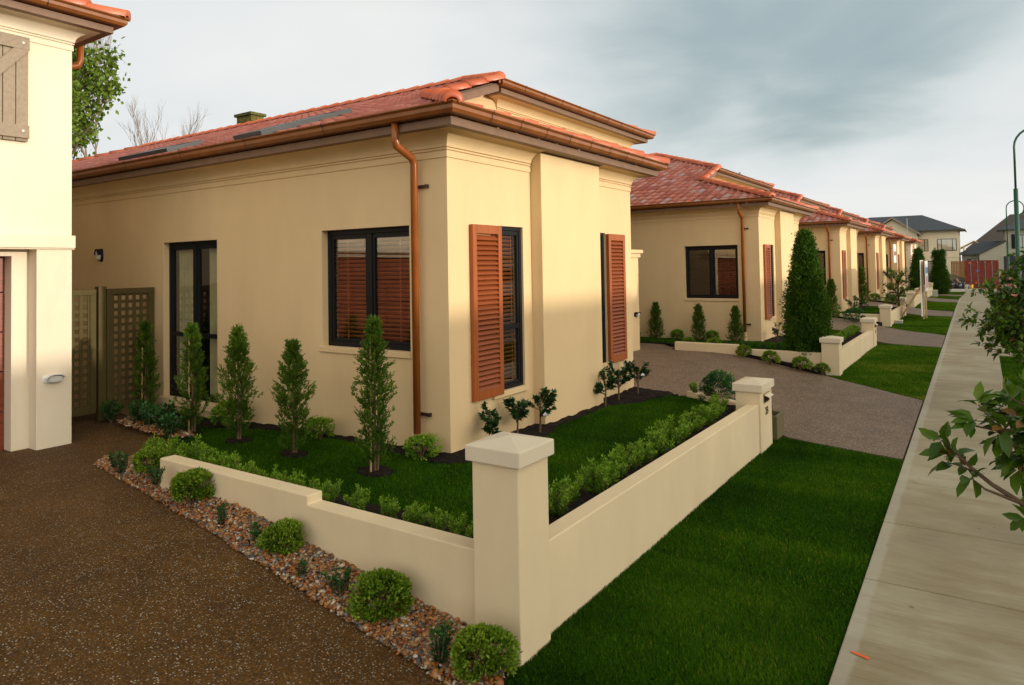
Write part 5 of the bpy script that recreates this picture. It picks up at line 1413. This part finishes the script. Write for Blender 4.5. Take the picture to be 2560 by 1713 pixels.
def lamp_post(loc, h1, h2, arm, label, s=1):
    o = empty('street_lamp', loc, 0, label, 'street lamp', 'green lamp posts beside the footpath')
    b = MB(); b.tube([(0, 0, -.1), (0, 0, .9), (0, 0, .95), (0, 0, h1)], [.10*s, .095*s, .078*s, .068*s], 14); b.build('pole', M['green_pole'], o, smooth=True)
    P = [(0, 0, h1), (0, 0, h2-arm)]; 
    for i in range(1, 13):
        a = math.pi*i/12; P.append((arm-arm*math.cos(a), 0, h2-arm+arm*math.sin(a)))
    P.append((2*arm, 0, h2-arm-.22))
    b = MB(); b.tube(P, .036*s, 10); b.build('arm', M['green_pole'], o, smooth=True)
    c = (2*arm, 0, h2-arm-.22)
    b = MB(); b.tube([(c[0], 0, c[2]+.05), (c[0], 0, c[2]), (c[0], 0, c[2]-.12), (c[0], 0, c[2]-.20), (c[0], 0, c[2]-.22)], [.05, .07, .11, .24, .25], 14); b.build('lamp_shade', M['green_pole'], o, smooth=True)
    b = MB(); b.tube([(c[0], 0, c[2]-.222), (c[0], 0, c[2]-.28)], [.16, .10], 12); b.build('lens', M['lampglass'], o)
lamp_post((1.0, 30, -.36), 4.45, 6.55, .62, 'nearer green lamp post rising behind the magnolia with pink blossoms', 1.0)
lamp_post((1.42, 60, -.75), 3.6, 6.45, .50, 'farther green lamp post with its hooked arm seen whole against the sky', 1.0)

# ------------------------------------------------------------------ end of the street
def container():
    o = empty('shipping_container', (-.19, 76, -.95), 0, 'rust red shipping container with four lock bars at the end of the street', 'container')
    red = plain('rusty_red_paint', (.20, .035, .02), .6, .3, .35, 3); w, h, L = 1.22, 2.5, 6.0
    b = MB(); b.box(-w, w, .06, L, .1, h-.05)
    for i in range(24):
        for sx in (-1, 1): b.box(sx*w-.03, sx*w+.03, .2+i*.24, .32+i*.24, .25, h-.2)
    b.build('body', red, o)
    b = MB()
    for sx in (-1, 1): b.box(sx*w-.07, sx*w+.07, 0, .14, 0, h)
    b.box(-w+.07, w-.07, 0, .14, h-.14, h); b.box(-w+.07, w-.07, 0, .14, 0, .16); b.build('frame', red, o, bevel=.01)
    for sx in (-1, 1):
        d = MB(); d.box(min(.015*sx, (w-.08)*sx), max(.015*sx, (w-.08)*sx), .02, .06, .17, h-.15)
        for i in range(4): d.box(min(.06*sx, (w-.14)*sx), max(.06*sx, (w-.14)*sx), .005, .02, .35+i*.52, .62+i*.52)
        dd = d.build('door', red, o, bevel=.006)
        for x in (.28, .80):
            t = MB(); t.tube([(sx*x, -.01, .12), (sx*x, -.01, h-.1)], .022, 8); t.tube([(sx*x, -.03, .62), (sx*x, -.03, .74)], .045, 8); t.tube([(sx*x, -.03, h-.22), (sx*x, -.03, h-.14)], .05, 8); t.build('lock_bar', M['steel'], dd)
    for x, z in ((-.88, h-.30), (-.42, .42)):
        t = MB(); t.prism([(x-.11, -.004, z), (x+.11, -.004, z), (x, -.004, z+.2)], (0, -.004, 0)); t.build('warning_sticker', M['orange'], o)
    t = MB(); t.box(-.42, -.12, -.012, -.006, h*.60, h*.60+.09); t.build('sticker', plain('blue_sticker', (.05, .15, .45), .5), o)
    return o
container()
def debris():
    V, F, T = [], [], []; o = MB(); r = np.random.default_rng(4)
    for i in range(260):
        t = r.uniform(-1, 1); c = Vector((t*.95, r.uniform(-.6, .6), 0)); hh = max(.05, .85*(1-t*t*.7)*(1-abs(c.y))); c.z = r.uniform(.02, hh)
        a = Vector(r.normal(size=3)).normalized(); b = a.orthogonal().normalized(); d = a.cross(b); s = r.uniform(.04, .16)
        o.obox(c, a*s*r.uniform(.8, 2.4), b*s*r.uniform(.3, .9), d*s*.3, int(r.choice([0, 0, 0, 0, 1, 2])))
    m = o.build('rubble_heap', [plain('black_plastic_rubbish', (.02, .02, .024), .5, .5, .5), plain('grey_rubbish', (.25, .25, .25), .6), plain('brown_rubbish', (.16, .07, .04), .7)])
    m.location = (-2.2, 74.0, -.97); m['kind'] = 'stuff'
debris()
def pail(x, y, lab, c, w, h):
    o = empty('bucket', (x, y, -.96), 0, lab, 'bucket'); b = MB(); b.tube([(0, 0, 0), (0, 0, h)], [w*.8, w], 12); b.build('body', plain(c[0], c[1], .5), o, smooth=False)
    b = MB(); b.tube([(0, 0, h), (0, 0, h+.03)], [w*1.08]*2, 12); b.build('rim', plain(c[0]+'_rim', [v*.8 for v in c[1]], .5), o)
pail(-.98, 73.3, 'yellow bucket standing before the red container', ('yellow_bucket', (.6, .33, .02)), .17, .36)
pail(-1.36, 73.5, 'white bucket between the rubble and the yellow bucket', ('white_bucket', (.55, .55, .55)), .17, .36)
def brick_stack():
    o = MB()
    for j in range(3):
        for i in range(6): o.box(-.7+i*.24, -.47+i*.24, -.25+(j % 2)*.02, .25, j*.12, j*.12+.115)
    m = o.build('brick_stack', plain('orange_brick', (.30, .10, .05), .8, .2, .3), bevel=.008); m.location = (.55, 74.6, -.96)
    tag(m, 'low stack of orange bricks leaning by the red container doors', 'brick stack')
brick_stack()
def mound():
    bm = bmesh.new(); bmesh.ops.create_grid(bm, x_segments=30, y_segments=20, size=1)
    for v in bm.verts:
        x, y = v.co.x, v.co.y; v.co.z = max(0, (1-x*x)*(1-y*y))**.6*1.35*(1-.18*x)+.06*math.sin(x*9+y*7)-.1; v.co.x *= 2.6; v.co.y *= 2.0
    me = bpy.data.meshes.new('soil_mound'); bm.to_mesh(me); bm.free(); me.materials.append(plain('grey_clay', (.19, .155, .085), .95, .1, .25, 2, 0, .6, 12))
    for p in me.polygons: p.use_smooth = True
    o = bpy.data.objects.new('soil_mound', me); COL.objects.link(o); o.location = (-3.1, 80.5, -1.0)
    tag(o, 'smooth grey clay mound behind the black rubble heap', 'mound')
mound()
M['paling'] = wood('brown_fence_paling', (.26, .13, .04), 2, .8)
def timber_fence():
    o = empty('timber_fence', (-1.95, 86, -1), 0, 'short stretch of brown paling fence between the pale house and the container', 'fence')
    for i in range(14):
        b = MB(); b.box(-.9+i*.14, -.775+i*.14, -.01, .012, .05, 2.5+.02*math.sin(i*3)); b.build('paling', M['paling'], o)
    for z in (.6, 1.4, 2.2):
        b = MB(); b.box(-.9, 1.06, .012, .06, z, z+.09); b.build('rail', M['timber'], o)
timber_fence()

def hip_roof(mb, x0, x1, y0, y1, z, pitch, along='x'):
    if along == 'x':
        h = (y1-y0)/2; a, b = (x0+h, (y0+y1)/2, z+h*pitch), (x1-h, (y0+y1)/2, z+h*pitch)
        mb.add([(x0, y0, z), (x1, y0, z), (x1, y1, z), (x0, y1, z), a, b], [(0, 1, 5, 4), (1, 2, 5), (2, 3, 4, 5), (3, 0, 4), (3, 2, 1, 0)])
    else:
        h = (x1-x0)/2; a, b = ((x0+x1)/2, y0+h, z+h*pitch), ((x0+x1)/2, y1-h, z+h*pitch)
        mb.add([(x0, y0, z), (x1, y0, z), (x1, y1, z), (x0, y1, z), a, b], [(0, 1, 4), (1, 2, 5, 4), (2, 3, 5), (3, 0, 4, 5), (3, 2, 1, 0)])
def course_mat(name, c, step=.33):
    m, nt, b = new_mat(name); co = coords(nt)
    w = nd(nt, 'ShaderNodeTexWave', wave_type='BANDS', bands_direction='Z'); w.inputs['Scale'].default_value = 1/step*.5*1.9; w.inputs['Distortion'].default_value = .0
    lk(nt, co, w.inputs['Vector']); n = noise(nt, co, 3, 5)
    col = mixc(nt, .5, ramp(nt, [(.3, [x*.7 for x in c]), (.7, [x*1.3 for x in c])], n).outputs[0], ramp(nt, [(.1, [x*.35 for x in c]), (.5, [x*1.2 for x in c])], w.outputs['Fac']).outputs[0])
    lk(nt, col, b.inputs['Base Color']); b.inputs['Roughness'].default_value = .45; bump(nt, b, w.outputs['Fac'], .8, .05)
    return m
M['slate_c'] = course_mat('dark_roof_courses', (.065, .075, .08))
def far_window(parent, x, y, z, w, h, cols=3):
    b = MB(); t = .06
    b.box(x, x+w, y-.05, y+.02, z, z+t); b.box(x, x+w, y-.05, y+.02, z+h-t, z+h)
    xs = [x, x+w*.2, x+w*.8-t, x+w-t] if cols == 3 else [x, x+w/2-t/2, x+w-t]
    for q in xs: b.box(q, q+t, y-.05, y+.02, z+t, z+h-t)
    f = b.build('window', M['frame'], parent)
    p = MB(); p.box(x+t, x+w-t, y-.02, y-.01, z+t, z+h-t); p.build('pane', M['glass'], f)
    p = MB(); n = 24
    for i in range(n):
        a0, a1 = x+t+(w-2*t)*i/n, x+t+(w-2*t)*(i+1)/n; p.quad((a0, y+.03+.03*math.sin(i*1.9), z+t), (a1, y+.03+.03*math.sin((i+1)*1.9), z+t), (a1, y+.03+.03*math.sin((i+1)*1.9), z+h-t), (a0, y+.03+.03*math.sin(i*1.9), z+h-t))
    p.build('curtain', M['white'], f)
def pale_house():
    o = empty('two_storey_house', (-7, 100, -1), 0, 'pale two storey house with dark tiled hip roof and front gable closing the street', 'house'); wm = stucco('far_pale_stucco', (.76, .62, .42))
    b = MB(); b.box(-9.5, 4.55, 0, 8, 0, 6.3)
    b.build('wall', wm, o)
    b = MB(); b.box(-9.5, 4.62, -.06, -.001, 2.95, 3.1); b.build('string_course', wm, o)
    b = MB(); b.prism([(-5.0, -1.2, 0), (.3, -1.2, 0), (.3, -1.2, 6.0), (-2.35, -1.2, 7.75), (-5.0, -1.2, 6.0)], (0, 1.19, 0)); b.build('gable_wall', wm, o)
    b = MB(); hip_roof(b, -10.1, 5.2, -.6, 8.6, 6.3, .47); b.build('roof', M['slate_c'], o)
    b = MB()
    b.prism([(-5.5, -1.6, 5.72), (-2.35, -1.6, 7.95), (-2.35, -1.6, 8.15), (-5.5, -1.6, 5.95)], (0, 5.5, 0)); b.prism([(.8, -1.6, 5.72), (-2.35, -1.6, 7.95), (-2.35, -1.6, 8.15), (.8, -1.6, 5.95)], (0, 5.5, 0))
    b.build('gable_roof', M['slate_c'], o)
    b = MB(); b.prism([(-5.5, -1.66, 5.62), (-2.35, -1.66, 7.85), (-2.35, -1.66, 8.1), (-5.5, -1.66, 5.87)], (0, .05, 0)); b.prism([(.8, -1.66, 5.62), (-2.35, -1.66, 7.85), (-2.35, -1.66, 8.1), (.8, -1.66, 5.87)], (0, .05, 0)); b.build('barge_board', M['board'], o)
    b = MB(); b.box(-10.1, 5.2, -.68, -.6, 6.18, 6.32); b.box(5.2, 5.28, -.6, 8.6, 6.18, 6.32); b.build('gutter', M['slate_brown'], o)
    far_window(o, -.35, 0, 3.75, 1.75, 1.45); far_window(o, 2.35, 0, 3.75, 2.0, 1.45); far_window(o, -4.2, -1.2, 3.75, 1.8, 1.4)
    b = MB(); b.box(-2.75, -2.35, -1.23, -1.19, 6.3, 6.95); b.build('vent', M['board'], o)
    b = MB(); b.box(-1.0, 3.1, -.012, .1, 0, 2.55); b.build('garage_reveal', M['dark_inside'], o)
    b = MB()
    for i in range(8): b.box(-.85, 2.7, -.03, -.014, .05+i*.3, .33+i*.3)
    b.build('garage_door', plain('taupe_garage_door', (.30, .23, .15), .6), o)
pale_house()
def grey_house():
    o = empty('two_storey_house', (2.2, 100, -1), 0, 'grey cream two storey house with dark garage door and lower tiled wing behind the container', 'house'); wm = stucco('far_grey_stucco', (.42, .38, .28))
    b = MB(); b.box(0, 10, 0, 8, 0, 6.05)
    b.build('wall', wm, o)
    b = MB(); hip_roof(b, -.75, 10.8, -.7, 8.7, 6.05, .52); b.build('roof', M['slate_c'], o)
    b = MB(); b.box(-4.4, -.01, 2.0, 8, 0, 3.25); b.build('wing_wall', wm, o)
    b = MB(); b.prism([(-4.8, 1.4, 3.3), (-2.5, 4.6, 4.85), (-.01, 4.6, 4.85), (-.01, 1.4, 3.3)], (0, 0, -.1)); b.prism([(-4.8, 1.4, 3.3), (-2.5, 4.6, 4.85), (-4.8, 8.0, 3.3)], (0, 0, -.1)); b.build('wing_roof', M['slate_c'], o)
    b = MB(); b.prism([(-2.6, -.9, 0), (0-.01, -.9, 0), (0-.01, -.9, 4.6), (-2.6, -.9, 3.2)], (0, 2.9, 0)); b.build('wing_gable', wm, o)
    b = MB(); b.prism([(-2.8, -1.1, 3.12), (0, -1.1, 4.72), (0, -1.1, 4.9), (-2.8, -1.1, 3.32)], (0, 3.4, 0)); b.build('verge', M['slate_brown'], o)
    b = MB(); b.box(-.55, 6.5, -.94, -.001, 0, 3.0); b.build('garage_porch', wm, o)
    b = MB(); b.box(-.25, 5.0, -1.0, -.945, 0, 2.95)
    b.build('garage_door', plain('black_garage_door', (.02, .02, .022), .6), o)
    far_window(o, 1.1, 0, 3.9, 2.2, 1.5); far_window(o, -3.9, 2.0, 1.6, 1.2, 1.1); 
    b = MB(); b.box(.55, 1.05, -.06, -.001, 3.8, 5.5); b.build('shutter', M['frame'], o)
grey_house()
def brown_house():
    o = empty('hip_roof_house', (4, 124, -1), 0, 'house with a big plain brown hip roof rising behind the lower tiled wing', 'house')
    b = MB(); b.box(-4.5, 12, 0, 10, 0, 4.2); b.build('wall', M['wall_pale'], o); b = MB(); hip_roof(b, -6.2, 13, -.7, 10.7, 4.2, .9); b.build('roof', M['slate_brown'], o)
brown_house()
def frame_house():
    o = empty('unfinished_house', (-1.0, 112, -1), 0, 'raw timber roof frame of an unfinished house beyond the pale house', 'building frame'); 
    for i in range(7):
        b = MB(); y = i*.9
        for pts in (((-2.6, y, 3.6), (0, y, 5.1)), ((0, y, 5.1), (2.6, y, 3.6)), ((-2.6, y, 3.6), (2.6, y, 3.6)), ((-1.2, y, 3.6), (-1.2, y, 4.4)), ((1.2, y, 3.6), (1.2, y, 4.4))): b.tube(pts, .06, 4)
        b.build('truss', M['timber'], o)
    for x in (-2.6, -1.3, 0, 1.3, 2.6):
        b = MB(); b.tube([(x, 0, 0), (x, 0, 3.6)], .07, 4); b.build('stud', M['timber'], o)
    b = MB(); b.tube([(0, 0, 5.1), (0, 5.4, 5.1)], .07, 4); b.build('ridge_beam', M['timber'], o)
frame_house()
def aerial(x, y, z, h, lab, bars):
    o = empty('tv_aerial', (x, y, z), 0, lab, 'aerial'); b = MB(); b.tube([(0, 0, -.5), (0, 0, h)], .03, 6); b.build('mast', M['steel'], o)
    if bars:
        b = MB(); b.tube([(-.8, 0, h-.1), (.9, 0, h-.1)], .02, 5); b.build('boom', M['steel'], o)
        for i in range(6):
            b = MB(); q = -.75+i*.3; b.tube([(q, -.3, h-.1), (q, .3, h-.1)], .012, 5); b.tube([(q, 0, h-.25), (q, 0, h+.08)], .012, 5); b.build('element', M['steel'], o)
aerial(-7.6, 60.5, 3.2, 1.3, 'aerial with a toothed boom above the last villa roof', True)
aerial(-5.0, 64, 1.0, 4.0, 'thin bare pole in front of the pale house window', False)
# sign hung below the eave of the fourth villa
b = MB(); b.box(-3.62, -3.58, 38.2, 39.3, 1.55, 2.45); sg = b.build('hanging_sign', M['white']); tag(sg, 'small white sign hanging under the eave of the fourth villa', 'sign')
b = MB(); b.box(-3.575, -3.57, 38.3, 39.2, 1.9, 2.1); b.build('print', plain('brown_print', (.3, .14, .06), .5), sg)
# far roof, moss topped chimney and trees behind the villa
def back_house():
    o = empty('dark_roof_house', (-38.7, 19.5, 1.25), 0, 'house behind the villa, showing only its dark roof slope and a mossy chimney', 'house')
    b = MB(); b.box(-5, 9, 0, 9, -1.6, 5.2); b.build('wall', M['wall_pale'], o)
    b = MB(); hip_roof(b, -5.6, 9.6, -.6, 9.6, 5.2, .66, 'x'); r = b.build('roof', M['slate_c'], o)
    b = MB(); b.box(4.6, 5.9, 3.9, 4.7, 6.5, 8.95); c = b.build('chimney', plain('mossy_render', (.13, .11, .03), .95, .1, .6, 5, 0, .6, 20), r, bevel=.02)
    b = MB(); b.box(4.5, 6.0, 3.8, 4.8, 8.95, 9.1); b.build('chimney_cap', plain('mossy_cap', (.09, .09, .03), .95, .1, .6, 5), c)
back_house()
def branch_tree(name, base, h, sp, seed, leafy, mat='poplar', leaf=.16, label='', cat='tree', levels=4, dense=6, up=.55):
    o = empty(name, base, 0, label, cat); r = np.random.default_rng(seed); s = MB(); tips = []
    def grow(p, d, L, rad, lv):
        n = 4; P = [p]; q = p.copy(); dd = d.copy()
        for i in range(n):
            dd = unit(dd + r.normal(0, .12, 3) + np.array([0, 0, .05])); q = q+dd*L/n; P.append(q.copy())
            if lv < levels and i >= (1 if lv else 2)-0:
                for k in range(2 if lv else 2):
                    a = r.uniform(0, 6.28); o_ = np.array([math.cos(a), math.sin(a), 0]); nd_ = unit(dd*r.uniform(.5, .9)+o_*sp+np.array([0, 0, up*.5])); grow(q.copy(), nd_, L*r.uniform(.42, .62), rad*.5, lv+1)
            if lv >= 2: tips.append((q.copy(), dd.copy()))
        s.tube(P, [rad*(1-.5*i/n) for i in range(n+1)], 6 if lv < 2 else 4, caps=False)
    grow(np.zeros(3), np.array([0, 0, 1.0]), h*.62, h*(.014 if leafy else .0075), 0)
    s.build('trunk', M['bark'] if leafy else M['twig'], o)
    if leafy:
        C = np.array([t[0] for t in tips]); k = len(C)*dense; P = np.repeat(C, dense, 0)+r.normal(0, leaf*.9, (k, 3))
        leaves('crown', P, r.normal(size=(k, 3))+np.array([0, 0, -.2]), r.normal(size=(k, 3)), leaf*r.uniform(.6, 1.2, k), leaf*.8*np.ones(k), .45+r.normal(0, .2, k), M[mat], o, .1)
    return o
branch_tree('poplar_tree', (-26.6, 12.4, -.3), 8.9, .5, 3, True, label='leafy green tree rising behind the pale two storey house', leaf=.19, dense=2)
branch_tree('bare_tree', (-30.6, 17.0, -.3), 13.2, .24, 8, False, label='taller bare tree above the villa ridge', levels=4)
branch_tree('bare_tree', (-33.3, 17.5, -.3), 8.6, .3, 12, False, label='lower bare tree leaning beside the leafy tree', levels=4)
branch_tree('poplar_tree', (-11.2, 41, -.3), 5.6, .5, 14, True, label='tree whose top just shows over the second villa gable', leaf=.2, dense=5)
# houses across the street: they shade the gardens from the low sun
def opposite_house(x, y, w, d, h, pitch, label, seed):
    o = empty('opposite_house', (x, y, -.35), 0, label, 'house', 'houses across the road'); wm = M['wall_pale']
    b = MB(); b.box(0, d, 0, w, 0, h); b.build('wall', wm, o)
    r0 = h+(d/2+.5)*pitch
    b = MB(); b.prism([(-.5, -.3, h), (d/2, -.3, r0), (d+.5, -.3, h)], (0, w+.6, 0)); b.build('roof', M['slate_c'], o)
    for i in range(3):
        yy = w*(.18+.3*i); b = MB(); b.box(-.06, .02, yy, yy+1.4, .9, 2.1); f = b.build('window', M['frame'], o)
        b = MB(); b.box(-.075, -.065, yy+.06, yy+1.34, .96, 2.04); b.build('pane', M['glass'], f)
    b = MB(); b.box(-.05, .02, w*.5-.5, w*.5+.4, 0, 2.05); b.build('door', M['garage'], o)
for i in range(8):
    opposite_house(20.5, -34+i*13.0, 12.6, 9, 2.68, .50, f'low house across the road, {ordn(i)} along from the driveway end', i)
for i in range(6):
    opposite_house(40, -40+i*17.0, 15.5, 10, 4.4, .50, f'taller house in the second row across the road, {ordn(i)} along', i)
#TAIL
